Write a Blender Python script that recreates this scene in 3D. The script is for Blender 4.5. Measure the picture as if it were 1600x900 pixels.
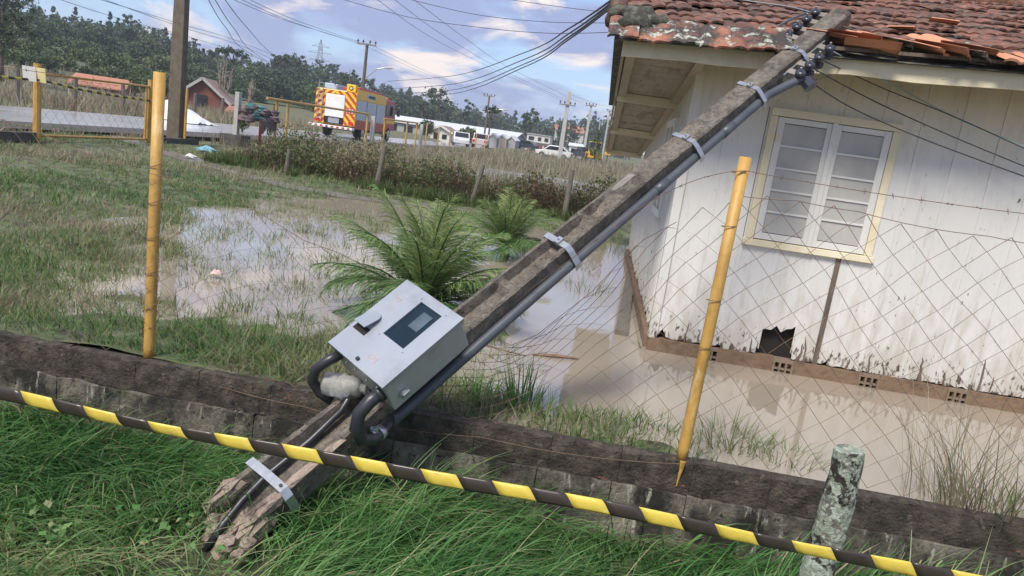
import bpy, math, random
import numpy as np
from mathutils import Vector, Matrix, Quaternion
from math import sin, cos, pi, radians, sqrt

for o in list(bpy.data.objects): bpy.data.objects.remove(o)
sc = bpy.context.scene
COL = sc.collection
RNG = np.random.default_rng(7)
random.seed(7)

# ------------------------------------------------------------------ camera
F_PX = 1130.0; YAW = radians(5.6); PITCH = radians(11.3); ROLL = radians(8.3)
CAM = np.array([0.0, 0.0, 1.6])
_F = np.array([-sin(YAW)*cos(PITCH), cos(YAW)*cos(PITCH), -sin(PITCH)])
_R = np.array([cos(YAW), sin(YAW), 0.0]); _U = np.cross(_R, _F)
_I = cos(ROLL)*_R + sin(ROLL)*_U; _D = sin(ROLL)*_R - cos(ROLL)*_U
cd = bpy.data.cameras.new('camera'); cam = bpy.data.objects.new('camera', cd); COL.objects.link(cam)
cd.sensor_width = 36.0; cd.lens = F_PX/1600*36; cd.clip_start = 0.05; cd.clip_end = 4000
m3 = Matrix((( _I[0], -_D[0], -_F[0]), (_I[1], -_D[1], -_F[1]), (_I[2], -_D[2], -_F[2])))
cam.matrix_world = Matrix.Translation(CAM) @ m3.to_4x4()
sc.camera = cam
# ------------------------------------------------------------------ world, sun, exposure
SUN_EL = radians(52); SUN_AZ = radians(205)      # azimuth clockwise from +Y: behind the photographer, a little to the left
w = bpy.data.worlds.new('World'); sc.world = w; w.use_nodes = True
nt = w.node_tree; nt.nodes.clear()
def wn(t, **k):
    n = nt.nodes.new(t)
    for a, b in k.items(): setattr(n, a, b)
    return n
wo = wn('ShaderNodeOutputWorld'); bg = wn('ShaderNodeBackground'); bg.inputs['Strength'].default_value = 0.065
sky = wn('ShaderNodeTexSky', sky_type='NISHITA', sun_disc=False, sun_elevation=SUN_EL, sun_rotation=SUN_AZ, dust_density=1.0)
tc = wn('ShaderNodeTexCoord')
mp = wn('ShaderNodeMapping'); mp.inputs['Scale'].default_value = (1.0, 1.0, 2.6); mp.inputs['Location'].default_value = (0.35, 0.2, 0.1)
nt.links.new(tc.outputs['Generated'], mp.inputs['Vector'])
n1 = wn('ShaderNodeTexNoise'); n1.inputs['Scale'].default_value = 4.2; n1.inputs['Detail'].default_value = 9; n1.inputs['Roughness'].default_value = 0.55; n1.inputs['Distortion'].default_value = 0.25
nt.links.new(mp.outputs[0], n1.inputs['Vector'])
r1 = wn('ShaderNodeValToRGB'); r1.color_ramp.elements[0].position = 0.43; r1.color_ramp.elements[1].position = 0.52
nt.links.new(n1.outputs['Fac'], r1.inputs['Fac'])
n2 = wn('ShaderNodeTexNoise'); n2.inputs['Scale'].default_value = 5.5; n2.inputs['Detail'].default_value = 10; n2.inputs['Roughness'].default_value = 0.6; n2.inputs['Distortion'].default_value = 0.5
mp2 = wn('ShaderNodeMapping'); mp2.inputs['Scale'].default_value = (1.0, 1.0, 3.0); mp2.inputs['Location'].default_value = (1.9, 0.75, 0.3)
nt.links.new(tc.outputs['Generated'], mp2.inputs['Vector']); nt.links.new(mp2.outputs[0], n2.inputs['Vector'])
r2 = wn('ShaderNodeValToRGB'); r2.color_ramp.elements[0].position = 0.53; r2.color_ramp.elements[1].position = 0.64
nt.links.new(n2.outputs['Fac'], r2.inputs['Fac'])
skyd = wn('ShaderNodeMix', data_type='RGBA'); skyd.inputs[0].default_value = 0.6
skyd.inputs[7].default_value = (1.75, 2.7, 4.6, 1)                      # thin high cloud over the blue
nt.links.new(sky.outputs[0], skyd.inputs[6])
mixa = wn('ShaderNodeMix', data_type='RGBA'); mixa.inputs[7].default_value = (1.9, 2.25, 3.6, 1)    # lavender cloud
nt.links.new(r1.outputs[0], mixa.inputs[0]); nt.links.new(skyd.outputs[2], mixa.inputs[6])
mixb = wn('ShaderNodeMix', data_type='RGBA'); mixb.inputs[7].default_value = (5.6, 4.9, 4.5, 1)     # bright breaks
nt.links.new(r2.outputs[0], mixb.inputs[0]); nt.links.new(mixa.outputs[2], mixb.inputs[6])
nt.links.new(mixb.outputs[2], bg.inputs['Color']); nt.links.new(bg.outputs[0], wo.inputs[0])
sl = bpy.data.lights.new('sun', 'SUN'); sl.energy = 1.5; sl.angle = radians(18); sl.color = (1.0, 0.93, 0.80)
so = bpy.data.objects.new('sun', sl); COL.objects.link(so)
sd = Vector((sin(SUN_AZ)*cos(SUN_EL), cos(SUN_AZ)*cos(SUN_EL), sin(SUN_EL)))
so.rotation_euler = (-sd).to_track_quat('-Z', 'Y').to_euler(); so.location = sd*60
vs = sc.view_settings; vs.view_transform = 'Standard'; vs.look = 'None'; vs.exposure = 1.68; vs.gamma = 1.0; vs.use_curve_mapping = False

# ------------------------------------------------------------------ helpers
def ray(x, y):
    d = _F*F_PX + _I*(x-800) + _D*(y-450); return d
def at_depth(x, y, d): r = ray(x, y); return CAM + r*(d/F_PX)
def on_z(x, y, z): r = ray(x, y); return CAM + r*((z-CAM[2])/r[2])
def on_y(x, y, Y): r = ray(x, y); return CAM + r*(Y/r[1])
def on_x(x, y, X): r = ray(x, y); return CAM + r*(X/r[0])

MATS = {}
def M(name, cols, scale=4.0, rough=0.8, bump=0.0, bscale=None, metal=0.0, stretch=(1, 1, 1), rnd=0.0, spec=0.5,
      layers=(), attr=None, detail=8.0, trans=0.0, space='pos', alpha=1.0, zlayers=(), pre=()):
    """procedural material: noise colour ramp + optional stain layers; layers = (colour, scale, lo, hi, stretch)"""
    m = bpy.data.materials.new(name); m.use_nodes = True; t = m.node_tree; N = t.nodes; L = t.links
    b = N['Principled BSDF']; b.inputs['Roughness'].default_value = rough; b.inputs['Metallic'].default_value = metal
    b.inputs['Specular IOR Level'].default_value = spec
    if trans: b.inputs['Transmission Weight'].default_value = trans
    if space == 'pos': src = N.new('ShaderNodeNewGeometry').outputs['Position']
    else: src = N.new('ShaderNodeTexCoord').outputs['Object']
    def noise(s, st, d=detail):
        mpn = N.new('ShaderNodeMapping'); mpn.inputs['Scale'].default_value = st; L.new(src, mpn.inputs['Vector'])
        nn = N.new('ShaderNodeTexNoise'); nn.inputs['Scale'].default_value = s; nn.inputs['Detail'].default_value = d
        nn.inputs['Roughness'].default_value = 0.62
        L.new(mpn.outputs[0], nn.inputs['Vector']); return nn.outputs['Fac']
    if attr:
        a = N.new('ShaderNodeAttribute'); a.attribute_name = attr; fac = a.outputs['Fac']
    else: fac = noise(scale, stretch)
    rp = N.new('ShaderNodeValToRGB'); cr = rp.color_ramp
    if len(cols) == 1: cols = [(0.3, cols[0]), (0.7, tuple(c*0.85 for c in cols[0]))]
    elif not isinstance(cols[0][1], tuple): cols = [(0.32+0.36*i/(len(cols)-1), c) for i, c in enumerate(cols)]
    if attr: cols = [(i/(len(cols)-1), c[1]) for i, c in enumerate(cols)]
    while len(cr.elements) < len(cols): cr.elements.new(0.5)
    for e, (p, c) in zip(cr.elements, cols): e.position = p; e.color = (*c, 1)
    L.new(fac, rp.inputs['Fac']); out = rp.outputs['Color']
    def zlay(out, c, s, z0, z1, amp, st, soft):      # colour fading out upward, ragged edge: wear from wet ground, white board tone
        sp = N.new('ShaderNodeSeparateXYZ'); L.new(src, sp.inputs[0])
        r = N.new('ShaderNodeMapRange'); r.inputs[1].default_value = z0; r.inputs[2].default_value = z1; r.inputs[3].default_value = 1; r.inputs[4].default_value = 0
        L.new(sp.outputs['Z'], r.inputs[0])
        ma = N.new('ShaderNodeMath'); ma.operation = 'MULTIPLY_ADD'; ma.inputs[1].default_value = amp; L.new(noise(s, st), ma.inputs[0]); L.new(r.outputs[0], ma.inputs[2])
        r2_ = N.new('ShaderNodeMapRange'); r2_.inputs[1].default_value = 0.5*amp+0.5-soft; r2_.inputs[2].default_value = 0.5*amp+0.5+soft
        L.new(ma.outputs[0], r2_.inputs[0])
        mx = N.new('ShaderNodeMix'); mx.data_type = 'RGBA'; mx.inputs[7].default_value = (*c, 1)
        L.new(r2_.outputs[0], mx.inputs[0]); L.new(out, mx.inputs[6]); out = mx.outputs[2]
        return out
    for q in pre: out = zlay(out, *q)
    for (c, s, lo, hi, st) in layers:
        r = N.new('ShaderNodeMapRange'); r.inputs[1].default_value = lo; r.inputs[2].default_value = hi
        L.new(noise(s, st), r.inputs[0])
        mx = N.new('ShaderNodeMix'); mx.data_type = 'RGBA'; mx.inputs[7].default_value = (*c, 1)
        L.new(r.outputs[0], mx.inputs[0]); L.new(out, mx.inputs[6]); out = mx.outputs[2]
    for q in zlayers: out = zlay(out, *q)
    if rnd:
        oi = N.new('ShaderNodeObjectInfo'); r = N.new('ShaderNodeMapRange'); r.inputs[3].default_value = 1-rnd; r.inputs[4].default_value = 1+rnd
        L.new(oi.outputs['Random'], r.inputs[0]); hs = N.new('ShaderNodeHueSaturation'); L.new(r.outputs[0], hs.inputs['Value']); L.new(out, hs.inputs['Color']); out = hs.outputs[0]
    L.new(out, b.inputs['Base Color'])
    if bump:
        bp = N.new('ShaderNodeBump'); bp.inputs['Strength'].default_value = bump; bp.inputs['Distance'].default_value = 0.02
        L.new(noise(bscale or scale*4, stretch), bp.inputs['Height']); L.new(bp.outputs[0], b.inputs['Normal'])
    MATS[name] = m
    return m

def tag(o, label=None, cat=None, group=None, kind=None):
    if label: o['label'] = label
    if cat: o['category'] = cat
    if group: o['group'] = group
    if kind: o['kind'] = kind
    return o
def thing(name, label, cat, loc=(0, 0, 0), group=None):
    e = bpy.data.objects.new(name, None); COL.objects.link(e); e.location = loc; e.empty_display_size = 0.1
    return tag(e, label, cat, group)
def wloc(o):
    v = Vector((0, 0, 0))
    while o: v += o.location; o = o.parent
    return v
def link(name, me, loc, mat, parent):
    o = bpy.data.objects.new(name, me); COL.objects.link(o)
    if mat and not me.materials: me.materials.append(mat)
    o.location = loc
    if parent: o.parent = parent; o.location = Vector(loc) - wloc(parent)
    return o

class MB:
    def __init__(s): s.v = []; s.f = []
    def add(s, vs, fs):
        k = len(s.v); s.v += [tuple(map(float, p)) for p in vs]; s.f += [tuple(i+k for i in f) for f in fs]; return s
    def obox(s, c, ax, ay, az, hx, hy, hz, jit=0.0):
        c, ax, ay, az = map(np.array, (c, ax, ay, az)); p = []
        for i in (-1, 1):
            for j in (-1, 1):
                for k in (-1, 1): p.append(c+ax*hx*i+ay*hy*j+az*hz*k + (RNG.normal(0, jit, 3) if jit else 0))
        return s.add(p, [(0, 1, 3, 2), (4, 6, 7, 5), (0, 4, 5, 1), (2, 3, 7, 6), (0, 2, 6, 4), (1, 5, 7, 3)])
    def box(s, x0, x1, y0, y1, z0, z1, jit=0.0):
        return s.obox(((x0+x1)/2, (y0+y1)/2, (z0+z1)/2), (1, 0, 0), (0, 1, 0), (0, 0, 1), (x1-x0)/2, (y1-y0)/2, (z1-z0)/2, jit)
    def bar(s, a, b, wx, wz, up=(0, 0, 1)):
        a = np.array(a, float); b = np.array(b, float); d = b-a; l = np.linalg.norm(d); d /= l
        u = np.array(up, float); r = np.cross(d, u); r /= np.linalg.norm(r); u = np.cross(r, d)
        return s.obox((a+b)/2, r, d, u, wx/2, l/2, wz/2)
    def tube(s, pts, r, n=8, cap=True, jit=0.0):
        pts = [np.array(p, float) for p in pts]; m = len(pts)
        rs = [r]*m if np.isscalar(r) else list(r); vs = []; fs = []
        t0 = pts[1]-pts[0]; ref = np.array([0, 0, 1.0]) if abs(t0[2]) < 0.9*np.linalg.norm(t0) else np.array([1.0, 0, 0])
        u = np.cross(t0, ref); u /= np.linalg.norm(u)
        for i in range(m):
            t = pts[min(i+1, m-1)]-pts[max(i-1, 0)]; t = t/(np.linalg.norm(t)+1e-12)
            u = u - t*(u@t); u /= np.linalg.norm(u)+1e-12; q = np.cross(t, u)
            for k in range(n):
                a = 2*pi*k/n; rr = rs[i]*(1+(RNG.normal(0, jit) if jit else 0)); vs.append(pts[i]+rr*(cos(a)*u+sin(a)*q))
        for i in range(m-1):
            for k in range(n): fs.append((i*n+k, i*n+(k+1) % n, (i+1)*n+(k+1) % n, (i+1)*n+k))
        if cap: fs.append(tuple(range(n))[::-1]); fs.append(tuple((m-1)*n+k for k in range(n)))
        return s.add(vs, fs)
    def lathe(s, c, axis, prof, n=14):     # prof: list of (along, radius)
        c = np.array(c, float); ax = np.array(axis, float); ax /= np.linalg.norm(ax)
        return s.tube([c+ax*p for p, r in prof], [max(r, 1e-4) for p, r in prof], n)
    def grid(s, P):                        # P: array (n,m,3)
        n, m = P.shape[:2]
        return s.add(P.reshape(-1, 3), [(i*m+j, i*m+j+1, (i+1)*m+j+1, (i+1)*m+j) for i in range(n-1) for j in range(m-1)])
    def build(s, name, mat, parent=None, smooth=False, bevel=0.0, kind=None):
        me = bpy.data.meshes.new(name); A = np.array(s.v); c = (A.min(0)+A.max(0))/2
        me.from_pydata((A-c).tolist(), [], s.f); me.validate(); me.update()
        if smooth: me.polygons.foreach_set('use_smooth', [True]*len(me.polygons))
        o = link(name, me, c, mat, parent)
        if bevel:
            b = o.modifiers.new('bevel', 'BEVEL'); b.width = bevel; b.segments = 2; b.limit_method = 'ANGLE'
        if kind: o['kind'] = kind
        return o

def np_mesh(name, V, Fq, mat, parent=None, rnd=None, kind=None, smooth=False):
    """quads mesh from numpy arrays"""
    V = np.asarray(V, np.float32).reshape(-1, 3); Fq = np.asarray(Fq, np.int32)
    c = (V.min(0)+V.max(0))/2; V = V-c
    me = bpy.data.meshes.new(name); me.vertices.add(len(V)); me.vertices.foreach_set('co', V.ravel())
    k = Fq.shape[1]; me.loops.add(Fq.size); me.loops.foreach_set('vertex_index', Fq.ravel())
    me.polygons.add(len(Fq)); me.polygons.foreach_set('loop_start', np.arange(0, Fq.size, k, dtype=np.int32))
    me.polygons.foreach_set('loop_total', np.full(len(Fq), k, np.int32))
    if rnd is not None:
        a = me.attributes.new('rnd', 'FLOAT', 'POINT'); a.data.foreach_set('value', np.asarray(rnd, np.float32).ravel())
    if smooth: me.polygons.foreach_set('use_smooth', np.ones(len(Fq), bool))
    me.update(calc_edges=True)
    o = link(name, me, Vector(c.tolist()), mat, parent)
    if kind: o['kind'] = kind
    return o

_K = np.random.default_rng(3).normal(0, 1, (6, 14, 2)); _PH = np.random.default_rng(4).uniform(0, 6.28, (6, 14))
def fbm(x, y, f=1.0, oct=4):
    """smooth band-limited noise, about -1..1"""
    x = np.asarray(x, float); y = np.asarray(y, float); r = np.zeros(np.broadcast(x, y).shape); a = 1.0; tot = 0
    for o in range(oct):
        q = np.zeros_like(r)
        for i in range(14): q += np.sin((x*_K[o, i, 0]+y*_K[o, i, 1])*f*2.2+_PH[o, i])
        r += a*q/3.2; tot += a; a *= 0.55; f *= 2.05
    return r/tot

def blades(P, L, W, az, lean, curve, segs=4, r=None, seed=0):
    """grass blades: P (N,3) bases, L lengths, W widths, az azimuths, lean start angle from vertical, curve added angle"""
    N = len(P); t = np.linspace(0, 1, segs+1)
    ang = lean[:, None] + curve[:, None]*t[None, :]
    dx = np.sin(ang); dz = np.cos(ang)
    cx = np.concatenate([np.zeros((N, 1)), np.cumsum((dx[:, :-1]+dx[:, 1:])/2, 1)], 1)/segs*L[:, None]
    cz = np.concatenate([np.zeros((N, 1)), np.cumsum((dz[:, :-1]+dz[:, 1:])/2, 1)], 1)/segs*L[:, None]
    d = np.stack([np.cos(az), np.sin(az)], 1); tw = az+pi/2+np.random.default_rng(seed).normal(0, .5, N); s = np.stack([np.cos(tw), np.sin(tw)], 1)
    wd = W[:, None]*(1-t**1.6)[None, :]*0.5+0.0004
    C = np.zeros((N, segs+1, 3)); C[:, :, :2] = P[:, None, :2]+cx[:, :, None]*d[:, None, :]; C[:, :, 2] = P[:, 2:3]+cz
    A = C.copy(); Bv = C.copy(); A[:, :, :2] += wd[:, :, None]*s[:, None, :]; Bv[:, :, :2] -= wd[:, :, None]*s[:, None, :]
    V = np.stack([A, Bv], 2).reshape(N, -1, 3)
    q = np.array([(2*i, 2*i+1, 2*i+3, 2*i+2) for i in range(segs)])
    Fq = (q[None]+(np.arange(N)*(2*(segs+1)))[:, None, None]).reshape(-1, 4)
    if r is None: r = np.random.default_rng(seed+1).uniform(0, 1, N)
    R = np.repeat(r[:, None], 2*(segs+1), 1)
    return V.reshape(-1, 3), Fq, R.ravel()
def merge(parts):
    Vs, Fs, Rs = [], [], []; k = 0
    for V, Fq, R in parts: Vs.append(V); Fs.append(Fq+k); Rs.append(R); k += len(V)
    return np.concatenate(Vs), np.concatenate(Fs), np.concatenate(Rs)
def leaves(C, size, seed=0, r=None, aspect=0.6, flat=0.0):
    """random leaf quads (folded pairs would cost more) centred at C (N,3)"""
    g = np.random.default_rng(seed); N = len(C); n = g.normal(0, 1, (N, 3)); n[:, 2] += flat; n /= np.linalg.norm(n, axis=1)[:, None]
    a = np.cross(n, g.normal(0, 1, (N, 3))); a /= np.linalg.norm(a, axis=1)[:, None]; b = np.cross(n, a)
    s = (np.asarray(size)*g.uniform(.6, 1.3, N))[:, None]
    V = np.stack([C-a*s, C-b*s*aspect+n*s*.15, C+a*s, C+b*s*aspect+n*s*.15], 1).reshape(-1, 3)
    Fq = np.arange(4*N).reshape(-1, 4)
    if r is None: r = g.uniform(0, 1, N)
    return V, Fq, np.repeat(r, 4)

# ------------------------------------------------------------------ materials
M('lot_soil', [(.11, .105, .065), (.075, .12, .035), (.17, .145, .11)], 2.2, .85, .6, 14, layers=[((.05, .042, .03), 5, .5, .62, (1, 1, 1))])
M('field_soil', [(.14, .12, .07), (.10, .115, .05), (.17, .14, .09)], .5, .9, .3, 5)
M('verge_soil', [(.05, .065, .025), (.075, .07, .04), (.035, .045, .02)], 3, .9, .5, 20)
M('path_mud', [(.12, .10, .08), (.19, .165, .14), (.10, .10, .06)], 2.5, .35, .4, 18)
M('road', [(.40, .39, .41), (.47, .46, .47)], .7, .16, .05, 30, layers=[((.2, .17, .14), 1.3, .55, .7, (1, .3, 1))])
M('asphalt_shoulder', [(.055, .05, .048), (.09, .08, .072)], 1.5, .75, .4, 30)
M('gravel', [(.16, .16, .17), (.30, .29, .30), (.09, .09, .09)], 6, .6, .8, 25)
m = M('flood_water', [(.34, .295, .245), (.30, .26, .21)], .6, .015, 0.0, spec=.5)
m.node_tree.nodes['Principled BSDF'].inputs['IOR'].default_value = 1.85
_n = m.node_tree.nodes; _b = _n.new('ShaderNodeBump'); _b.inputs['Strength'].default_value = .03; _b.inputs['Distance'].default_value = .02
_t = _n.new('ShaderNodeTexNoise'); _t.inputs['Scale'].default_value = 7; _g = _n.new('ShaderNodeNewGeometry')
m.node_tree.links.new(_g.outputs['Position'], _t.inputs['Vector']); m.node_tree.links.new(_t.outputs['Fac'], _b.inputs['Height']); m.node_tree.links.new(_b.outputs[0], _n['Principled BSDF'].inputs['Normal'])
def grass_mat(name, cols, rough=.5, tl=.35):
    m = M(name, cols, attr='rnd', rough=rough, spec=.35)
    t = m.node_tree; b = t.nodes['Principled BSDF']; o = t.nodes['Material Output']
    tr = t.nodes.new('ShaderNodeBsdfTranslucent'); mx = t.nodes.new('ShaderNodeMixShader'); mx.inputs[0].default_value = tl
    src = b.inputs['Base Color'].links[0].from_socket; t.links.new(src, tr.inputs[0])
    t.links.new(b.outputs[0], mx.inputs[1]); t.links.new(tr.outputs[0], mx.inputs[2]); t.links.new(mx.outputs[0], o.inputs[0])
    return m
grass_mat('lush_grass', [(0, (.03, .095, .025)), (.3, (.06, .165, .042)), (.6, (.105, .25, .068)), (.9, (.21, .36, .13)), (1, (.42, .37, .22))])
grass_mat('lot_grass', [(0, (.055, .125, .03)), (.3, (.105, .185, .05)), (.6, (.18, .235, .085)), (.8, (.26, .235, .15)), (1, (.32, .265, .20))])
grass_mat('dry_grass', [(0, (.21, .17, .12)), (.4, (.31, .26, .185)), (.7, (.38, .32, .235)), (1, (.17, .20, .10))])
grass_mat('brush', [(0, (.10, .055, .04)), (.25, (.17, .11, .075)), (.45, (.075, .13, .035)), (.75, (.12, .17, .055)), (1, (.26, .21, .14))])
grass_mat('palm_leaf', [(0, (.06, .125, .05)), (.4, (.12, .225, .08)), (.8, (.22, .33, .11)), (1, (.40, .43, .19))], .4)
grass_mat('dark_leaf', [(0, (.04, .065, .04)), (.5, (.07, .105, .058)), (1, (.105, .145, .07))], .7, .15)
grass_mat('mid_leaf', [(0, (.055, .09, .042)), (.5, (.10, .15, .062)), (1, (.155, .205, .08))], .7, .15)
grass_mat('pale_leaf', [(0, (.085, .12, .05)), (.5, (.14, .18, .075)), (1, (.20, .225, .095))], .7, .15)
M('bark', [(.09, .07, .05), (.15, .125, .095)], 6, .9, .4)
M('pale_bark', [(.22, .19, .155), (.32, .28, .23)], 6, .9, .3)
M('pole_concrete', [(.12, .10, .085), (.19, .165, .14), (.28, .245, .21)], 22, .92, 1.0, 110, layers=[((.085, .072, .062), 6, .52, .66, (1, 1, 1)), ((.16, .18, .09), 9, .64, .72, (1, 1, 1)), ((.045, .04, .036), 60, .58, .64, (1, 1, 1)), ((.42, .40, .38), 75, .64, .69, (1, 1, 1))])
M('broken_concrete', [(.22, .155, .125), (.38, .30, .25), (.12, .085, .07)], 12, .95, .9, 40)
M('street_concrete', [(.17, .15, .135), (.27, .245, .22)], 3, .9, .3, 30)
M('pale_concrete', [(.36, .35, .34), (.46, .45, .43)], 3, .9, .3, 30)
M('wall_top', [(.018, .015, .013), (.055, .044, .036), (.11, .088, .07)], 11, .9, 1.0, 60, stretch=(1, 1, 1), layers=[((.32, .12, .065), 8, .67, .71, (.7, 1, 2)), ((.07, .10, .03), 4, .66, .74, (1, 1, 1)), ((.13, .105, .085), 34, .60, .68, (1, 1, 1)), ((.008, .008, .007), 26, .60, .66, (1, 1, 1)), ((.34, .36, .31), 9, .71, .74, (1, 1, 1))])
M('wall_block', [(.07, .06, .05), (.15, .135, .108), (.25, .225, .185)], 7, .95, 1.0, 60, stretch=(1.2, 1, .7), layers=[((.02, .018, .015), 4.0, .42, .58, (1.0, 1, .7)), ((.07, .10, .035), 5, .62, .72, (1, 1, 1)), ((.36, .34, .29), 10, .60, .70, (2.4, 1, .6)), ((.012, .011, .01), 30, .60, .66, (1, 1, 1))])
M('yellow_paint', [(.42, .23, .05), (.50, .30, .08), (.33, .18, .042)], 7, .5, .25, 40, stretch=(1, 1, .5), layers=[((.62, .46, .22), 11, .60, .72, (1, 1, .3)), ((.34, .32, .28), 12, .63, .68, (1, 1, .35)), ((.16, .06, .03), 18, .66, .71, (1, 1, .5))])
M('rust_wire', [(.12, .065, .04), (.20, .13, .09)], 20, .75, 0)
M('dark_wire', [(.03, .03, .035)], 5, .6); M('grey_wire', [(.25, .27, .29)], 5, .55); M('teal_wire', [(.32, .46, .46)], 5, .5)
M('black_hose', [(.022, .024, .03), (.035, .037, .045)], 8, .38, .05)
M('conduit_grey', [(.055, .065, .085), (.085, .095, .115)], 5, .42, .08, layers=[((.20, .19, .17), 9, .64, .74, (1, 1, 1))])
M('galvanised', [(.36, .38, .41), (.46, .48, .51)], 8, .36, .1, metal=.7)
M('box_metal', [(.37, .40, .445), (.43, .46, .50)], 4, .30, .05, metal=.45, layers=[((.40, .40, .40), 7, .55, .75, (1, 1, 1)), ((.30, .24, .19), 26, .67, .73, (1, 1, 1)), ((.27, .26, .25), 2.2, .52, .75, (1, 1, 1))])
M('box_side', [(.42, .42, .41), (.50, .50, .49)], 4, .45, .05, metal=.3, layers=[((.20, .12, .07), 7, .66, .72, (1, 1, 1)), ((.36, .34, .30), 4, .52, .7, (1, 1, 1))])
M('box_glass', [(.008, .018, .03), (.014, .028, .042)], 3, .12, spec=.35)
M('meter_inside', [(.075, .11, .145), (.04, .065, .09)], 8, .4)
M('red_print', [(.60, .40, .39)], 5, .6)
M('jug_plastic', [(.80, .80, .78), (.70, .70, .67)], 8, .14, .5, 30, trans=.7)
M('insulator', [(.028, .03, .045), (.045, .048, .07)], 8, .25)
M('tape_yellow', [(.66, .51, .085), (.62, .47, .075)], 3, .32, .25, 16, layers=[((.40, .31, .12), 9, .60, .74, (1, 1, 1)), ((.30, .22, .12), 40, .68, .73, (1, 1, 1))]); M('tape_black', [(.045, .036, .03)], 3, .3)
M('lichen_post', [(.10, .09, .075), (.17, .16, .14)], 8, .95, 1.0, 40, layers=[((.27, .31, .25), 14, .42, .50, (1, 1, .8)), ((.42, .46, .39), 45, .50, .58, (1, 1, 1)), ((.03, .026, .022), 12, .55, .58, (1, 1, 1)), ((.09, .08, .07), 30, .60, .66, (1, 1, 1))])
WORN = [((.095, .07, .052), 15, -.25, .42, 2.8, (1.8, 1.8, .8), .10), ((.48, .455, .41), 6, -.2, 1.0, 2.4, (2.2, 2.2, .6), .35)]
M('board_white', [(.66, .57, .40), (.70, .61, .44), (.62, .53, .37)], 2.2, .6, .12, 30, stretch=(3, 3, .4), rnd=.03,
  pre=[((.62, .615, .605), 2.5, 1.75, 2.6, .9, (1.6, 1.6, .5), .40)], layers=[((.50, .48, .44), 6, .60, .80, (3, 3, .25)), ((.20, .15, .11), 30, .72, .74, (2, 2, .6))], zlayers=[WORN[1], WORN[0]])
M('board_cream', [(.70, .64, .50), (.74, .69, .55)], 2.2, .6, .1, 30, stretch=(3, 3, .4), rnd=.03)
M('trim_cream', [(.66, .585, .41), (.71, .63, .455)], 4, .6, .15, 30, layers=[((.40, .32, .22), 9, .66, .72, (1, 1, 2)), ((.80, .74, .58), 3, .5, .65, (1, 1, 1))])
M('sash_white', [(.62, .61, .59), (.68, .67, .65)], 5, .5, .15, layers=[((.34, .28, .22), 14, .70, .74, (1, 1, .6))])
M('bare_wood', [(.10, .075, .055), (.16, .125, .10), (.06, .045, .035)], 7, .9, .5, 40, stretch=(3, 3, .5))
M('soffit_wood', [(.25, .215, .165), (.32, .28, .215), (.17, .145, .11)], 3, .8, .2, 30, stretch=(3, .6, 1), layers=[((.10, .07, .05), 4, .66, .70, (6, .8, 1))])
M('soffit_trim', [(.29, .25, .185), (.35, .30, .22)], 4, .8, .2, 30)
M('plinth', [(.15, .095, .06), (.21, .14, .09), (.10, .065, .045)], 6, .9, .6, 30)
M('vent_clay', [(.17, .125, .09), (.23, .17, .125)], 8, .9, .3)
M('dark_inside', [(.02, .016, .014)], 4, .95)
M('pane_glass', [(.40, .385, .36), (.46, .44, .41)], 3, .12, 0, spec=.4, layers=[((.30, .30, .31), 2, .45, .7, (1, 1, 1))])
M('pane_frosted', [(.47, .46, .44), (.40, .39, .375)], 4, .3, 0, spec=.3)
M('roof_tile', [(.22, .098, .062), (.155, .07, .048), (.285, .135, .086)], 7, .88, .6, 45, rnd=.30, layers=[((.065, .052, .047), 8, .48, .62, (1, 1, 1)), ((.20, .17, .145), 14, .58, .68, (1, 1, 1)), ((.27, .28, .24), 18, .68, .73, (1, 1, 1))])
M('eave_tile', [(.24, .10, .065), (.33, .14, .085)], 5, .85, .5, 30, rnd=.2, layers=[((.05, .04, .037), 6, .40, .54, (1, 1, 1)), ((.40, .42, .36), 12, .54, .62, (1, 1, 1))])
M('fresh_tile', [(.52, .22, .12), (.60, .28, .165)], 6, .85, .3, 30, rnd=.12)
M('moss_tile', [(.03, .03, .026), (.07, .07, .058), (.17, .18, .15)], 14, .95, .8, 30)
M('old_post', [(.115, .10, .085), (.175, .155, .135), (.075, .066, .056)], 8, .95, .5, 40, stretch=(3, 3, .5))
M('block_wall', [(.06, .06, .055), (.11, .105, .095)], 4, .95, .6, 30)
M('tarp', [(.80, .82, .85), (.72, .75, .80)], 3, .35, .2, 8)
M('red_board', [(.16, .055, .04), (.21, .075, .055)], 3, .85, .2)
M('barn_roof', [(.22, .15, .13), (.30, .20, .17)], 2, .85, .3)
M('orange_roof', [(.42, .19, .12), (.34, .15, .10)], 2, .85, .3)
M('metal_roof', [(.55, .58, .63), (.62, .65, .70)], 1, .4, 0)
M('plaster_white', [(.62, .60, .57), (.55, .53, .50)], 1, .85); M('plaster_grey', [(.36, .36, .37), (.30, .30, .31)], 1, .85)
M('dark_glass', [(.02, .025, .03)], 3, .1)
M('car_white', [(.72, .72, .73)], 3, .25); M('car_pink', [(.60, .50, .50)], 3, .3); M('car_dark', [(.04, .05, .08)], 3, .25)
M('rubber', [(.02, .02, .02)], 5, .85); M('chrome', [(.55, .56, .58)], 5, .25, metal=.8)
M('lamp_red', [(.55, .03, .02)], 5, .3); M('machine_yellow', [(.72, .42, .04)], 4, .5)
M('truck_yellow', [(.85, .50, .03), (.80, .46, .03)], 3, .35); M('truck_red', [(.45, .05, .035), (.38, .04, .03)], 3, .35)
M('truck_white', [(.82, .82, .82)], 3, .4); M('shutter', [(.50, .56, .64), (.44, .50, .58)], 3, .4, metal=.2)
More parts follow.
